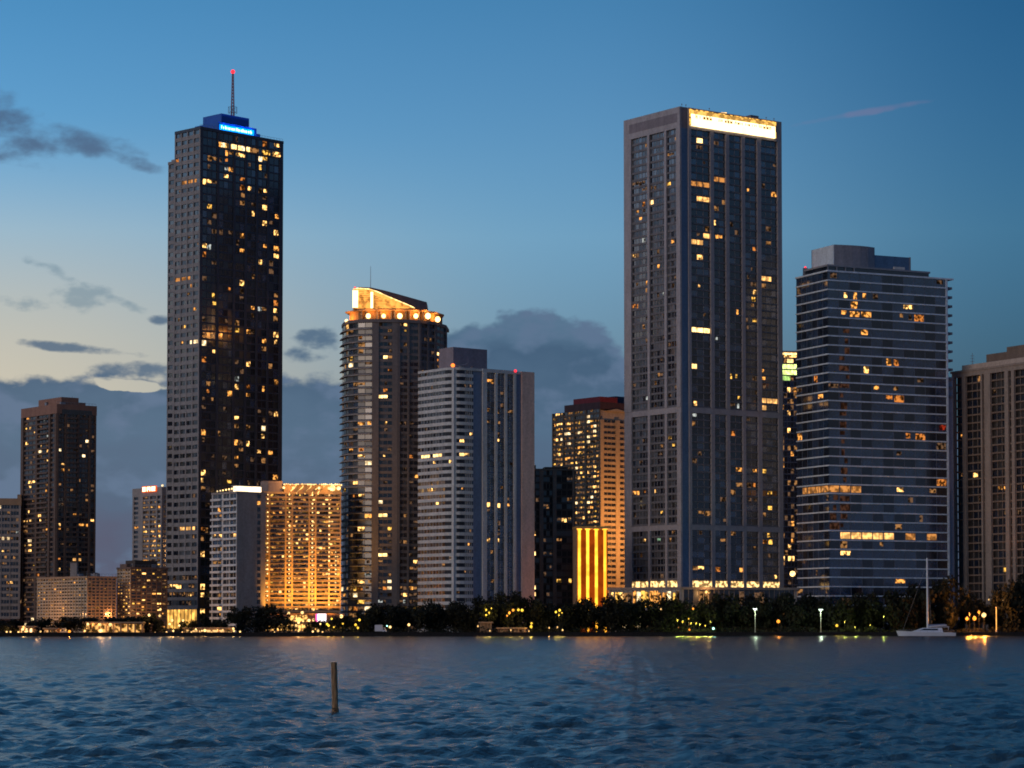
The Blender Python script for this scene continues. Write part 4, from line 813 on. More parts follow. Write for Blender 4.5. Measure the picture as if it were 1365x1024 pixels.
def tree(px, top, w, back, label, k=None, group='trees along the waterfront', z=GZ):
    X = (px-682.5)/F*1200; Y = 1180+.3*X+back
    for _ in range(3): X = W2(px, Y, 820)[0]; Y = shoreY(X)+back
    h = zat(top, Y)-z; wd = w/F*Y*.68; k = R.randrange(5) if k is None else k
    t = thing('tree', label, 'tree', (X, Y, z), group); t.rotation_euler = (0, 0, R.random()*6.28)
    for me, nm in ((CR[k], 'crown'), (TR[k], 'trunk')):
        o = bpy.data.objects.new(nm, me); col.objects.link(o); o.parent = t; o.scale = (wd, wd, h*(1.0 if nm == 'crown' else 1.0)/1.02)
TREES = [
 (10, 825, 44, 12, 'round dark tree at the far left end of the shore', 0), (34, 829, 26, 10, 'small round tree right of the far left shore tree', 1), (60, 824, 40, 20, 'dark bushy tree below the foot of the brown tower', 2),
 (92, 822, 50, 14, 'broad dark tree in front of the pale low grid block', 3), (119, 828, 26, 16, 'small tree left of the flat-topped tree on the left shore', 4), (152, 813.5, 80, 22, 'wide flat-topped tree spreading over the bright lamps on the left shore', 5),
 (199, 817, 30, 14, 'dark tree left of the yellow lit lobby', 0), (214, 822, 24, 12, 'smaller dark tree in front of the left end of the yellow lobby', 6), (252, 824, 24, 12, 'low tree right of the yellow lit lobby', 1), (272, 811, 30, 20, 'narrow pointed tree at the foot of the tallest tower', 6), (292, 826, 32, 12, 'low bushy tree below the grey block with the white roof strip', 3),
 (325, 809, 42, 16, 'big leafy tree left of the golden hotel foot', 2), (356, 806, 50, 18, 'biggest leafy tree in front of the golden hotel foot', 4), (385, 823, 18, 10, 'small round tree before the lit hotel terrace', 0), (411, 826, 16, 9, 'small slim tree before the hotel entrance', 6),
 (430, 824, 34, 26, 'low tree under the white hotel screen', 1), (456, 821, 34, 24, 'low tree right of the hotel screen', 3), (483, 815, 34, 22, 'olive tree lit from below beside the sail-crowned tower', 2),
 (508, 804, 44, 24, 'dark tree at the foot of the sail-crowned tower', 0), (541, 800, 50, 26, 'dark tree before the gap left of the white banded tower', 1), (575, 801, 46, 28, 'dark tree before the left side of the white banded tower', 4), (607, 801, 44, 26, 'dark tree before the rounded corner of the white banded tower', 3),
 (643, 795, 46, 22, 'tree below the pier columns of the white banded tower', 2), (678, 788, 54, 24, 'tallest tree of the clump below the pink end wall', 0), (711, 797, 46, 24, 'tree at the left foot of the short dark tower', 4), (746, 798, 48, 26, 'tree at the right foot of the short dark tower', 1), (782, 797, 46, 24, 'tree below the golden columns', 3), (816, 794, 50, 22, 'tree right of the golden columns', 2),
 (852, 797, 48, 24, 'tree below the left corner of the broad tower', 0), (888, 794, 50, 26, 'tree below the near corner of the broad tower', 4), (925, 792, 48, 22, 'tree below the lit podium lamps of the broad tower', 1), (962, 791, 52, 26, 'tree left of the left white-headed lamp post', 3), (1002, 792, 50, 28, 'tree behind the left white-headed lamp post', 2), (1041, 790, 52, 24, 'tree between the two white-headed lamp posts', 0),
 (1080, 792, 50, 28, 'tree just behind the right white-headed lamp post', 4), (1118, 789, 50, 24, 'tree right of the right white-headed lamp post', 1), (1156, 790, 52, 26, 'tree below the middle of the blue glass tower', 3), (1192, 786, 50, 24, 'tree left of the sailboat mast', 2), (1226, 778, 52, 26, 'tree behind the sailboat mast', 0), (1262, 770, 56, 28, 'tallest tree right of the sailboat mast', 4), (1291, 785, 40, 30, 'tree left of the orange floodlit corner', 1),
 (1320, 806, 40, 34, 'low tree behind the orange floodlit corner', 3), (1352, 773, 52, 16, 'tall dark tree at the right end of the shore', 2), (1375, 765, 50, 24, 'dark tree cut off by the right edge of the photo', 0)]
for t in TREES: tree(*t[:5], k=t[5])
# undergrowth: one leafy mass
def undergrowth():
    m = MB(); r = random.Random(5)
    for i in range(9000):
        px = r.uniform(470, 1380) if r.random() < .85 else r.choice([r.uniform(0, 50), r.uniform(180, 380), r.uniform(410, 470)])
        if 1286 < px < 1340 and r.random() < .4: continue
        back = r.uniform(9, 24); X = W2(px, 1200+.3*((px-682)/F*1200), 840)[0]; Y = shoreY(X)+back; hmax = 1.0+2.2*(.5+.5*math.sin(px*.11)*math.sin(px*.037+2)); z = GZ+r.random()*hmax
        p = np.array((X+r.uniform(-1, 1), Y, z)); d1 = np.array((r.uniform(-1, 1), r.uniform(-1, 1), r.uniform(-1, 1)))*.5; d2 = np.cross(d1, (r.uniform(-1, 1), .3, r.uniform(-1, 1))); d2 *= .35/(np.linalg.norm(d2)+.01)
        m.face([p-d1, p-d2, p+d1, p+d2], LEAF[r.randrange(3)])
    o = m.build('shrubs'); o['kind'] = 'stuff'; o['label'] = 'dark low shrubs growing along the promenade'; o['category'] = 'shrubs'
undergrowth()
# second, higher growth that closes the gaps of the tree belt
for i, px in enumerate(range(530, 1290, 38)):
    tree(px+R.uniform(-6, 6), R.uniform(803, 812), 52, 40, 'dark tree in the back row of the shore wood, crown among its neighbours', group='back row of the shore wood')

# ================================================================== lamps
def lamp(px, py, back, r, mat, power, c, label, group=None, name='street_lamp', head='lamp_globe'):
    X = (px-682.5)/F*1200; Y = 1180+.3*X+back
    for _ in range(3): X = W2(px, Y, py)[0]; Y = shoreY(X)+back
    r *= .82; z = zat(py, Y); t = thing(name, label, 'lamp', (X, Y, GZ), group)
    m = MB(); m.tube((0, 0, 0), (0, 0, .5), .13, .1, POSTM, 8); m.tube((0, 0, .5), (0, 0, z-GZ-r*.8), .06, .045, POSTM, 6); m.build('post', t)
    m = MB(); m.ball((0, 0, 0), r, mat, 10); m.tube((0, 0, -r), (0, 0, -r-.15), .18, .1, METAL, 6); o = m.build(head, t, smooth=True); o.location = (0, 0, z-GZ)
    m = MB(); m.tube((0, 0, r), (0, 0, r+.2), r*.5, r*.15, METAL, 8); o = m.build('cap', t); o.location = (0, 0, z-GZ)
    if power: point(t, (0, -r-.4, z-GZ), power*.35, c, .3)
POSTM = wall('post_black', (.012, .012, .012), .7)
WARM = (1, .55, .18); GRN = (.75, 1, .7); ORG = (1, .33, .05); YEL = (1, .72, .1)
LGW = lit('lit_greenwhite', (.72, 1, .62), .5, 0); LGL = lit('lit_globe', (1, .58, .2), .4, .5); LGY = lit('lit_globe_yellow', (1, .58, .05), .35, .3); LGO = lit('lit_globe_orange', (1, .30, .03), .4, .2); LGC = lit('lit_globe_cyan', (.4, 1, .8), .8, 0)
def tall_lamp(px, top, back, label):
    X = W2(px, 1250, 820)[0]; Y = shoreY(X)+back; X = W2(px, Y, top)[0]; z = zat(top, Y)-GZ
    t = thing('street_lamp', label, 'lamp', (X, Y, GZ)); PM = wall('lamp_post_pale', (.5, .48, .4)); m = MB(); m.tube((0, 0, 0), (0, 0, z-.4), .16, .12, PM, 8); m.box(-.35, .35, -.35, .35, 0, .4, PM); m.build('post', t)
    m = MB(); m.prism([(-1.1, -.5), (1.1, -.5), (1.1, .5), (-1.1, .5)], z-.1, z+.35, METAL); m.build('lamp_head', t)
    m = MB(); m.ball((0, -.1, z-.3), .62, LGW, 10, .7); m.build('lamp_lens', t); point(t, (0, -2.2, z-1.0), 350, GRN, .3)
tall_lamp(1006.5, 812, 3, 'left of two tall white-headed lamp posts on the seawall'); tall_lamp(1094, 813, 7, 'right of two tall white-headed lamp posts on the seawall')
gA = 'lamps under the flat-topped tree'; lA = 'warm bright lamp glowing beneath the flat-topped tree'
for px, py, r in ((117, 832, .7), (125, 833, .7), (133, 832.5, .8), (147, 833, .9), (155, 833, .6), (165, 833, 1.25), (175, 829.5, .7), (113, 841, .6), (121, 841, .8), (134, 841.5, 1.15), (158, 842, .5), (166, 844, .5), (184, 834, .5), (190, 835, .4)): lamp(px, py, R.uniform(8, 14), r, LGL, 180*r, WARM, lA, gA)
gB = 'cluster of low white lamps on the left shore'
for px, py, r in ((32, 836, .8), (40, 836, .8), (34, 842, .7), (25, 843, .7), (9, 842.5, .5), (14, 842.5, .5), (45, 841.5, .35), (54, 842, .5), (61, 841, .4), (67, 838, .4)): lamp(px, py, R.uniform(4, 9), r, LGL, 160*r, WARM, 'small warm white lamp in the bright cluster below the brown tower', gB)
lamp(92.5, 842, 3, .75, LGO, 250, ORG, 'single orange globe lamp left of the flat-topped tree'); lamp(102, 845, 1.5, .35, LGC, 0, GRN, 'tiny cyan lamp at the water edge left of the flat-topped tree')
gC = 'lamps below the yellow lobby'
for px, py, r in ((229, 827, .8), (226, 832, .6), (244, 827, .6), (239, 834, .5), (199, 820, .8), (213, 821, .7), (214, 812.5, .6), (207, 844, .5), (222, 843, .5), (231, 841, .5)): lamp(px, py, R.uniform(8, 12), r, LGL, 140, WARM, 'small warm lamp in front of the yellow lit lobby', gC)
gD = 'low lamps along the promenade'
for px, py, r in ((261, 839, .45), (269, 841, .45), (273, 840.5, .75), (282, 843, .45), (290, 840, .4), (297, 840, .5), (311, 838, .6), (311.5, 841, .6), (320, 842, .5), (243, 843, .4), (255, 843, .4), (366, 843, .35), (398, 841, .5), (424, 841, .7), (417, 842, .5), (430, 843, .5)): lamp(px, py, R.uniform(2, 6), r, LGL, 90*r, WARM, 'small warm lamp low on the promenade between the tallest tower and the golden hotel', gD)
gE = 'lamps right of the golden hotel entrance'
for px, py, r in ((442, 825, .55), (436, 832, .6), (438, 834, .6), (427, 832, .5), (457, 831.5, .5), (474, 833, .7), (477, 837, .6), (479, 826.5, .7), (445, 836, .4), (395, 834, .7), (398, 830, .7), (404, 828, .6)): lamp(px, py, R.uniform(8, 15), r, LGY if px > 430 else LGL, 150*r, YEL if px > 430 else WARM, 'yellow lamp among low trees in front of the golden hotel', gE)
lamp(520, 836, 5, .7, LGL, 200, WARM, 'warm lamp right of the white van'); lamp(516, 834.5, 7, .35, LGC, 0, GRN, 'tiny cool lamp beside the white van'); lamp(545, 833, 5, .75, LGL, 250, WARM, 'warm lamp before the dark trees right of the white van')
for px, py, r in ((648, 813, .55), (652, 817, .5), (648, 820, .5), (655, 811, .35)): lamp(px, py, 12, r, LGY, 120, YEL, 'yellow lamp in tree foliage below the white banded tower', 'yellow lamps in the tree below the white banded tower')
for px, py, r in ((679, 817, .7), (684, 813.5, .7), (691, 813, .7), (696, 813.5, .8), (676, 821, .45)): lamp(px, py, 10, r, LGY if px > 685 else LGO, 170, YEL, 'amber lamp in the tallest tree of the clump', 'amber lamps in the tallest clump tree')
for px, py, r in ((741, 816, .6), (746, 813.5, .7), (745, 820, .35), (749, 817, .3)): lamp(px, py, 10, r, LGY, 150, YEL, 'yellow lamp in the tree at the right foot of the short dark tower', 'yellow lamps by the short dark tower')
for px, py, r in ((708.5, 831, .6), (708, 835.5, .8)): lamp(px, py, 6, r, LGY, 200, YEL, 'yellow lamp of a vertical pair near the seawall', 'vertical pair of yellow lamps')
for px, py in ((637, 835), (653, 841), (743, 836), (732, 837), (705, 841.5), (750, 840), (681, 840)): lamp(px, py, 5, .4, LGL, 120, WARM, 'tiny warm lamp low among shrubs in the middle of the shore', 'tiny warm lamps among the shrubs')
lamp(881, 812, 13, .45, LGL, 60, WARM, 'small pale lamp in the trees below the near corner of the broad tower'); lamp(924, 811.5, 10, .55, LGO, 120, ORG, 'small orange lamp in the trees right of the broad tower corner')
for px, py, r in ((903, 827, .45), (910, 829, .55), (918, 825, .4), (921, 831, .4), (928, 831, .4), (933, 832.5, .35), (940, 834, .35), (947, 829, .3)): lamp(px, py, 9, r, LGY, 300, (.8, 1, .15), 'small yellow lamp in bright green shrubs below the broad tower', 'yellow lamps in the green shrubs')
lamp(951, 838, 3, .6, LGC, 90, (.3, .9, .9), 'cyan lamp near the water below the broad tower'); lamp(919, 839.5, 3, .45, LGO, 60, ORG, 'orange lamp at the water edge left of the cyan lamp')
lamp(1037.5, 828.5, 8, 1.0, LGO, 500, ORG, 'orange globe lamp between the two tall lamp posts'); lamp(1115.5, 834, 5, .8, LGY, 300, YEL, 'yellow globe lamp right of the tall lamp posts')
for px, py in ((1126, 829), (1140, 836), (1160, 833), (1178, 822)): lamp(px, py, 9, .25, LGY, 380, (.85, 1, .15), 'faint yellow lamp in the green shrubs left of the sailboat', 'faint lamps in shrubs left of the sailboat')
lamp(1311.5, 820, 9, 1.45, LGL, 9000, ORG, 'biggest glaring orange-white floodlamp at the right end of the shore')
for px, py, r in ((1305, 816, .8), (1299, 824.5, 1.2), (1289, 825, 1.0), (1292.5, 819, .5)): lamp(px, py, 8, r, LGO, 2500, ORG, 'orange lamp beside the biggest floodlamp on the right shore', 'orange lamps left of the biggest floodlamp')
for px in (1318, 1331, 1337): lamp(px, 799.5 if px < 1325 else 801, 30, .4, LGL, 60, WARM, 'small pale lamp above the glowing vertical tube light', 'small pale lamps over the tube light')
# glowing tube post
X = W2(1328, 1270, 820)[0]; Y = shoreY(X)+6; X = W2(1328, Y, 820)[0]; t = thing('tube_lamp', 'slim glowing vertical tube light right of the orange floodlamps', 'lamp', (X, Y, GZ))
m = MB(); zt = zat(810, Y)-GZ; m.tube((0, 0, 1.2), (0, 0, zt), .2, .2, lit('lit_tube', (1, .42, .09), .35, .2), 8); m.build('tube', t); m = MB(); m.tube((0, 0, 0), (0, 0, 1.2), .4, .35, METAL, 8); m.build('base', t); m = MB(); m.tube((0, 0, zt), (0, 0, zt+.3), .35, .3, METAL, 8); m.build('cap', t)
# low hut lit by the floodlamps
def hut(px0, px1, top, back, label, mat, glow=None, flat=True, name='pavilion'):
    X0 = W2(px0, 1200, 840)[0]; Y = shoreY(X0)+back; X0 = W2(px0, Y, 835)[0]; X1 = W2(px1, Y+4, 835)[0]; z = zat(top, Y)
    t = thing(name, label, 'building', (X0, Y, GZ)); w = X1-X0; m = MB(); m.box(0, w, 1, 8, 0, z-GZ-.6, mat); m.build('wall', t); m = MB(); m.box(-.8, w+.8, -1.2, 8.6, z-GZ-.6, z-GZ, TAN); m.build('roof', t)
    n = max(3, int(w/3))
    for k in range(n+1): m = MB(); m.box(w*k/n-.15, w*k/n+.15, -.8, -.5, 0, z-GZ-.6, TAN); m.build('column', t)
    if glow:
        for k in range(n): m = MB(); m.box(w*k/n+.4, w*(k+1)/n-.4, .85, .99, .3, z-GZ-1.1, glow); m.build('window', t)
hut(113, 191, 829, 16, 'long low lit pavilion beneath the flat-topped tree', TAN, lit('lit_pav', (1, .48, .13), .16, 1, .5)); hut(27, 46, 834.5, 10, 'small white-lit kiosk in the bright lamp cluster on the left', TAN, lit('lit_pav2', (1, .6, .25), .35, 1, .5))
hut(640, 655, 829, 13, 'small hut with a dim lamp below the white banded tower', TAN)
hut(60, 78, 837, 9, 'narrow dim kiosk right of the bright lamp cluster on the left', TAN, lit('lit_pav3', (1, .5, .18), .12, 1, .7))
hut(246, 310, 836.5, 13, 'long low promenade shelter left of the biggest leafy tree', TAN, lit('lit_pav4', (1, .55, .2), .16, 1, .6)); hut(664, 700, 836.5, 12, 'low pinkish shelter below the tallest clump tree', wall('wall_pinkhut', (.3, .16, .12)), LD2)

# white van
def van():
    px = 505; X = W2(px, 1190, 836)[0]; Y = shoreY(X)+4; X = W2(px, Y, 836)[0]
    t = thing('van', 'white box van parked by the seawall below the sail-crowned tower', 'van', (X, Y, GZ)); WV = wall('van_white', (.6, .58, .6), .4, .05); TY = wall('rubber', (.02, .02, .02))
    m = MB(); m.box(-1.8, 1.6, -1, 1, .7, 3.6, WV); m.build('cargo_box', t)
    m = MB(); m.hexa([(1.7, -.95, .5), (3.6, -.95, .5), (3.6, .95, .5), (1.7, .95, .5)], [(1.7, -.9, 2.3), (2.7, -.9, 2.3), (2.7, .9, 2.3), (1.7, .9, 2.3)], WV); m.box(-1.8, 3.5, -.9, .9, .42, .68, TY); c = m.build('cab', t)
    m = MB(); m.hexa([(1.9, -.97, 1.4), (2.95, -.97, 1.4), (2.95, -.93, 1.4), (1.9, -.93, 1.4)], [(1.9, -.94, 2.1), (2.6, -.94, 2.1), (2.6, -.9, 2.1), (1.9, -.9, 2.1)], GD); m.build('window', c)
    for x in (-1, 2.7):
        for y in (-.85, .85): m = MB(); m.tube((x, y-.12, .4), (x, y+.12, .4), .4, .4, TY, 14); o = m.build('wheel', t)
van()

# catamaran
def cat():
    X = W2(1237, 1240, 840)[0]; Y = shoreY(X)-9; X = W2(1236.5, Y, 840)[0]
    t = thing('sailboat', 'large white catamaran with bare tall mast moored at the seawall', 'boat', (X, Y, 0)); WB = wall('boat_white', (.62, .64, .70), .35, .06)
    sx = lambda px: (px-1236.5)/F*Y
    for y in (-3.6, 3.6):
        m = MB(); x0, x1 = sx(1196), sx(1272); xs_ = [x0, x0+2.5, x0+7, 0, x1-3, x1]; wy = [.1, .6, 1.1, 1.3, 1.2, .9]; top = [2.5, 2.35, 2.1, 1.9, 1.7, 1.5]
        for i in range(5):
            m.hexa([(xs_[i]+(1.2 if i == 0 else 0), y-wy[i]*.5, -.3), (xs_[i+1], y-wy[i+1]*.5, -.3), (xs_[i+1], y+wy[i+1]*.5, -.3), (xs_[i]+(1.2 if i == 0 else 0), y+wy[i]*.5, -.3)], [(xs_[i], y-wy[i], top[i]), (xs_[i+1], y-wy[i+1], top[i+1]), (xs_[i+1], y+wy[i+1], top[i+1]), (xs_[i], y+wy[i], top[i])], WB)
        h = m.build('hull', t)
        m = MB()
        for i in range(9): xx = x0+1+i*(x1-x0-2)/8; m.tube((xx, y-.9, 1.6), (xx, y-.9, 2.9), .05, .05, METAL, 4)
        m.tube((x0+1, y-.9, 2.9), (x1-1, y-.9, 2.6), .05, .05, METAL, 4); m.build('railing', h)
    m = MB(); m.box(sx(1212), sx(1268), -3.2, 3.2, 1.2, 1.75, WB); m.build('deck', t)
    m = MB(); a, b = sx(1213), sx(1256); m.hexa([(a, -2.9, 1.75), (b, -2.9, 1.75), (b, 2.9, 1.75), (a, 2.9, 1.75)], [(a+6.5, -2.3, 3.9), (b-.6, -2.3, 3.9), (b-.6, 2.3, 3.9), (a+6.5, 2.3, 3.9)], WB); m.box(a+9, b+3, -2, 2, 4.25, 4.5, WB)
    for x in (a+9.3, b+2.6): m.box(x, x+.2, -1.9, -1.7, 3.0, 4.25, WB)
    c = m.build('cabin', t); m = MB(); m.hexa([(a+4.2, -2.78, 2.7), (b-2.5, -2.78, 2.7), (b-2.5, -2.6, 2.7), (a+4.2, -2.6, 2.7)], [(a+6.4, -2.55, 3.5), (b-2.5, -2.55, 3.5), (b-2.5, -2.4, 3.5), (a+6.4, -2.4, 3.5)], GD); m.build('window', c)
    m = MB(); zt = zat(744, Y); m.tube((0, 0, 1.7), (0, 0, zt), .46, .38, WB, 8); k = m.build('mast', t)
    m = MB()
    for zz, w in ((zt*.45, 2.0), (zt*.72, 1.5)): m.tube((-.1, -w, zz), (-.1, w, zz), .07, .07, METAL, 4)
    m.build('spreader', k); m = MB(); m.tube((0, 0, 4.7), (sx(1262), 0, 5.2), .28, .22, WB, 8); m.tube((0.5, 0, 5.1), (sx(1260), 0, 5.55), .42, .25, wall('sail_cover', (.16, .19, .28)), 8); m.build('boom', t)
    m = MB(); m.tube((sx(1203), 0, 2), (0, 0, zt*.93), .04, .04, METAL, 4)
    for y in (-3.6, 3.6): m.tube((1.5, y, 1.9), (0, 0, zt*.93), .04, .04, METAL, 4)
    m.build('rigging', t)
cat()

# piling in the foreground
def piling():
    Y = CAMZ*1.0/( -(SA+kk(951)*CA)/(CA-kk(951)*SA)); X = W2(446.8, Y, 951)[0]
    t = thing('mooring_post', 'weathered brown wooden post standing in the water', 'post', (X, Y, 0)); m, nt, N, L = nodes('post_wood'); o_ = N.new('ShaderNodeOutputMaterial'); p = N.new('ShaderNodeBsdfPrincipled'); g = N.new('ShaderNodeNewGeometry'); mp = N.new('ShaderNodeMapping'); mp.inputs['Scale'].default_value = (22, 22, 2.2)
    n_ = N.new('ShaderNodeTexNoise'); n_.inputs['Scale'].default_value = 1; n_.inputs['Detail'].default_value = 8; r = N.new('ShaderNodeValToRGB'); r.color_ramp.elements[0].position = .35; r.color_ramp.elements[0].color = (.13, .075, .035, 1); r.color_ramp.elements[1].position = .7; r.color_ramp.elements[1].color = (.46, .28, .13, 1)
    b = N.new('ShaderNodeBump'); b.inputs['Strength'].default_value = .6; b.inputs['Distance'].default_value = .03
    L.new(g.outputs['Position'], mp.inputs[0]); L.new(mp.outputs[0], n_.inputs['Vector']); L.new(n_.outputs['Fac'], r.inputs[0]); L.new(r.outputs[0], p.inputs['Base Color']); L.new(n_.outputs['Fac'], b.inputs['Height']); L.new(b.outputs[0], p.inputs['Normal']); p.inputs['Roughness'].default_value = .85; L.new(p.outputs[0], o_.inputs[0])
    rr = random.Random(2); h = zat(883, Y); mb = MB(); n = 14; rings = 16; k = mb.mid(m)
    for j in range(rings+1):
        z = -.8+(h+.8)*j/rings; cx = -.05*(z/h)
        for i in range(n): a = i*2*math.pi/n; r0 = .112*(1+.06*rr.uniform(-1, 1))*(1.08 if z < .15 else 1); mb.v.append((cx+r0*math.cos(a), r0*math.sin(a), z+(rr.uniform(-.02, .02) if j == rings else 0)))
    for j in range(rings):
        for i in range(n): mb.f.append((j*n+i, j*n+(i+1) % n, (j+1)*n+(i+1) % n, (j+1)*n+i)); mb.mi.append(k)
    mb.f.append(tuple(range(rings*n, rings*n+n))); mb.mi.append(k); mb.build('shaft', t)
    mb = MB(); BAm = wall('barnacles', (.028, .022, .02), .9, .6, 6)
    for i in range(60): a = rr.random()*6.28; mb.ball((.12*math.cos(a), .12*math.sin(a), rr.uniform(-.05, .2)), rr.uniform(.012, .03), BAm, 5)
    mb.build('barnacles', t)
piling()

# ================================================================== sky and sun
SUN_AZ, SUN_EL = -75, -1
w = bpy.data.worlds.new('World'); sc.world = w; w.use_nodes = True; nt = w.node_tree; N = nt.nodes; L = nt.links; N.clear()
def M(op, a, b=None, c=None):
    n = N.new('ShaderNodeMath'); n.operation = op
    for i, x in enumerate((a, b, c)):
        if x is None: continue
        if isinstance(x, (int, float)): n.inputs[i].default_value = x
        else: L.new(x, n.inputs[i])
    return n.outputs[0]
def smooth(x, a, b):
    n = N.new('ShaderNodeMapRange'); n.interpolation_type = 'SMOOTHSTEP'; L.new(x, n.inputs[0]); n.inputs[1].default_value = a; n.inputs[2].default_value = b; return n.outputs[0]
def mixc(f, a, b):
    n = N.new('ShaderNodeMix'); n.data_type = 'RGBA'
    if isinstance(f, float): n.inputs[0].default_value = f
    else: L.new(f, n.inputs[0])
    for i, x in ((6, a), (7, b)):
        if isinstance(x, tuple): n.inputs[i].default_value = (*x, 1)
        else: L.new(x, n.inputs[i])
    return n.outputs[2]
sky = N.new('ShaderNodeTexSky'); sky.sky_type = 'NISHITA'; sky.sun_disc = False; sky.sun_elevation = math.radians(SUN_EL); sky.sun_rotation = math.radians(SUN_AZ); sky.ozone_density = 4; sky.air_density = 1; sky.dust_density = 1
STR = .15
def dc(c, k=1.0): return tuple(x/(2**EX)/STR*k for x in lin(c))      # photograph colour -> radiance behind the world strength
tc = N.new('ShaderNodeTexCoord'); sp = N.new('ShaderNodeSeparateXYZ'); L.new(tc.outputs['Generated'], sp.inputs[0])
X_, Y_, Z_ = sp.outputs
az = M('MULTIPLY', M('ARCTAN2', X_, Y_), 57.2958)
el = M('MULTIPLY', M('ARCSINE', Z_), 57.2958)
deg = lambda px: (px-682.5)/F*57.2958
de = lambda py: math.degrees(math.atan((839.5-py)/F))
def noise(sx, sy, det=6, seed=0, dist=0.):
    cb = N.new('ShaderNodeCombineXYZ'); L.new(M('MULTIPLY', az, sx), cb.inputs[0]); L.new(M('MULTIPLY', el, sy), cb.inputs[1]); cb.inputs[2].default_value = seed
    n = N.new('ShaderNodeTexNoise'); n.inputs['Scale'].default_value = 1; n.inputs['Detail'].default_value = det; n.inputs['Distortion'].default_value = dist; n.inputs['Roughness'].default_value = .5; L.new(cb.outputs[0], n.inputs['Vector']); return M('MULTIPLY', M('SUBTRACT', n.outputs['Fac'], .5), 1.5)
def ell(cx, cy, rx, ry, slope=0.):
    dx = M('SUBTRACT', az, deg(cx)); dy = M('SUBTRACT', el, de(cy))
    if slope: dy = M('SUBTRACT', dy, M('MULTIPLY', dx, slope))
    k = 57.2958/F
    d = M('ADD', M('POWER', M('ABSOLUTE', M('DIVIDE', dx, rx*k)), 2), M('POWER', M('ABSOLUTE', M('DIVIDE', dy, ry*k)), 2))
    return M('SUBTRACT', 1, d)
def union(l):
    o = l[0]
    for x in l[1:]: o = M('MAXIMUM', o, x)
    return o
c = sky.outputs[0]
# grade of the clear twilight sky by height above the horizon
ramp = N.new('ShaderNodeValToRGB'); L.new(M('DIVIDE', el, 16), ramp.inputs[0]); cr = ramp.color_ramp
cr.elements[0].position = 0; cr.elements[0].color = (.40, .38, .38, 1); cr.elements[1].position = 1; cr.elements[1].color = (.32, .52, .36, 1)
for p, v in ((.35, (.60, .61, .50, 1)), (.55, (.85, .82, .55, 1)), (.75, (.60, .67, .46, 1))): e = cr.elements.new(p); e.color = v
mu = N.new('ShaderNodeMix'); mu.data_type = 'RGBA'; mu.blend_type = 'MULTIPLY'; mu.inputs[0].default_value = 1; mu.clamp_result = False; L.new(c, mu.inputs[6]); L.new(ramp.outputs[0], mu.inputs[7]); c = mu.outputs[2]
azf = mixc(smooth(az, deg(760), deg(1420)), (4.0, 4.0, 4.0), (1.4, 2.25, 2.6))
mu = N.new('ShaderNodeMix'); mu.data_type = 'RGBA'; mu.blend_type = 'MULTIPLY'; mu.inputs[0].default_value = 1; mu.clamp_result = False; L.new(c, mu.inputs[6]); L.new(azf, mu.inputs[7]); c = mu.outputs[2]
# afterglow low on the left
gl = M('MULTIPLY', smooth(M('MULTIPLY', az, -1), -deg(820), -deg(-60)), smooth(el, 11.5, 4.5))
c = mixc(M('MULTIPLY', gl, .88), c, dc((214, 202, 178)))
n1 = noise(1.3, 2.2, 7, 0); n2 = noise(.6, 1.1, 5, 9); n3 = noise(4, 7, 5, 3)
# high mauve wisps
A = union([ell(5, 165, 60, 36, -.5), ell(20, 200, 55, 26), ell(105, 196, 78, 18, -.12), ell(160, 212, 60, 10, -.3)])
d = smooth(M('ADD', A, M('ADD', M('MULTIPLY', n1, 3.2), M('MULTIPLY', n3, .5))), -.5, 1.7); c = mixc(M('MULTIPLY', d, .75), c, dc((72, 84, 112)))
A = union([ell(112, 400, 44, 20), ell(25, 408, 46, 12, -.2), ell(70, 365, 40, 10, -.4), ell(160, 405, 32, 8, -.3)])
d = smooth(M('ADD', A, M('ADD', M('MULTIPLY', n1, 3.4), n3)), -.1, 1.5); c = mixc(M('MULTIPLY', d, .5), c, dc((96, 128, 148)))
A = union([ell(426, 452, 27, 15), ell(398, 474, 28, 10), ell(216, 429, 16, 6), ell(100, 468, 84, 6, -.08), ell(180, 497, 70, 11)])
d = smooth(M('ADD', A, M('ADD', M('MULTIPLY', n1, 3.0), n3)), -.5, 1.1); c = mixc(M('MULTIPLY', d, .85), c, dc((72, 100, 128)))
A = ell(1158, 151, 92, 5, .15); d = smooth(M('ADD', A, M('MULTIPLY', n1, 2)), -.2, 1.3); c = mixc(M('MULTIPLY', d, .26), c, dc((150, 120, 150)))
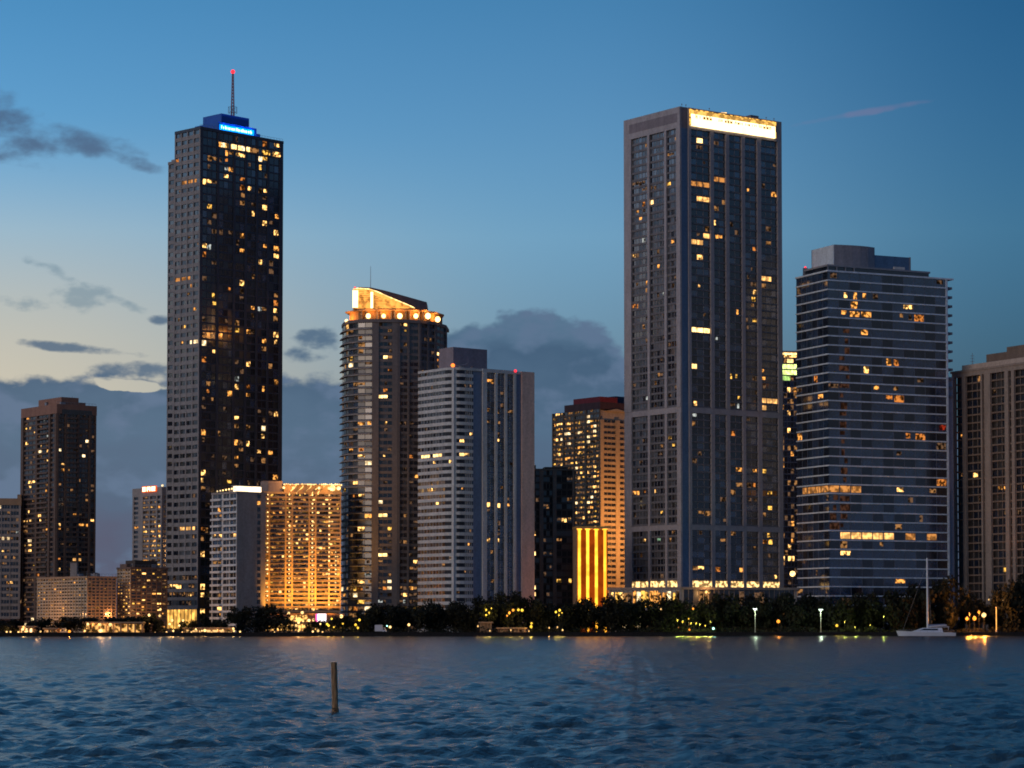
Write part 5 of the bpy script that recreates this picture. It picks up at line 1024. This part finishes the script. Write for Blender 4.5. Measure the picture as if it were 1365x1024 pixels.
# cloud bank on the horizon and the cumulus head
bk = M('SUBTRACT', de(503), el); bk = M('MULTIPLY', bk, 2.2)
bump = union([ell(720, 520, 135, 108), ell(640, 500, 80, 70), ell(700, 478, 70, 62), ell(735, 470, 50, 56), ell(790, 520, 66, 66), ell(615, 498, 55, 64)])
bump = M('MULTIPLY', bump, 2.0)
gapr = M('MULTIPLY', smooth(az, deg(880), deg(1010)), -2.6)
hole = M('MULTIPLY', smooth(M('ADD', ell(178, 517, 66, 9, -.06), M('MULTIPLY', n1, 3.0)), 0, 1.4), -2.2)
dens = M('ADD', M('ADD', M('MAXIMUM', M('ADD', bk, gapr), bump), hole), M('ADD', M('MULTIPLY', n1, 1.2), M('MULTIPLY', n3, .35)))
d = smooth(dens, -.1, .5)
rb = N.new('ShaderNodeValToRGB'); L.new(M('DIVIDE', M('ADD', el, M('MULTIPLY', n2, 2.2)), 8), rb.inputs[0]); r_ = rb.color_ramp
r_.elements[0].position = .1; r_.elements[0].color = (*dc((84, 84, 108)), 1); r_.elements[1].position = .95; r_.elements[1].color = (*dc((92, 122, 148)), 1)
for p, v in ((.3, (80, 98, 124)), (.55, (82, 108, 134)), (.75, (68, 94, 121))): e = r_.elements.new(p); e.color = (*dc(v), 1)
cb_ = mixc(smooth(M('ADD', n2, M('MULTIPLY', n1, .5)), -.05, .25), rb.outputs[0], dc((92, 114, 142)))
c = mixc(M('MULTIPLY', d, .96), c, cb_)
bg = N.new('ShaderNodeBackground'); L.new(c, bg.inputs[0]); bg.inputs[1].default_value = STR; wo = N.new('ShaderNodeOutputWorld'); L.new(bg.outputs[0], wo.inputs[0])
w.cycles.sampling_method = 'MANUAL'; w.cycles.sample_map_resolution = 512
sl = bpy.data.lights.new('afterglow_sun', 'SUN'); sl.energy = .13; sl.angle = math.radians(40); sl.color = (1, .76, .60)
so = bpy.data.objects.new('afterglow_sun', sl); col.objects.link(so)
from mathutils import Vector
azr, elr = math.radians(-135), math.radians(12); so.rotation_euler = Vector((math.sin(azr)*math.cos(elr), math.cos(azr)*math.cos(elr), math.sin(elr))).to_track_quat('Z', 'Y').to_euler()
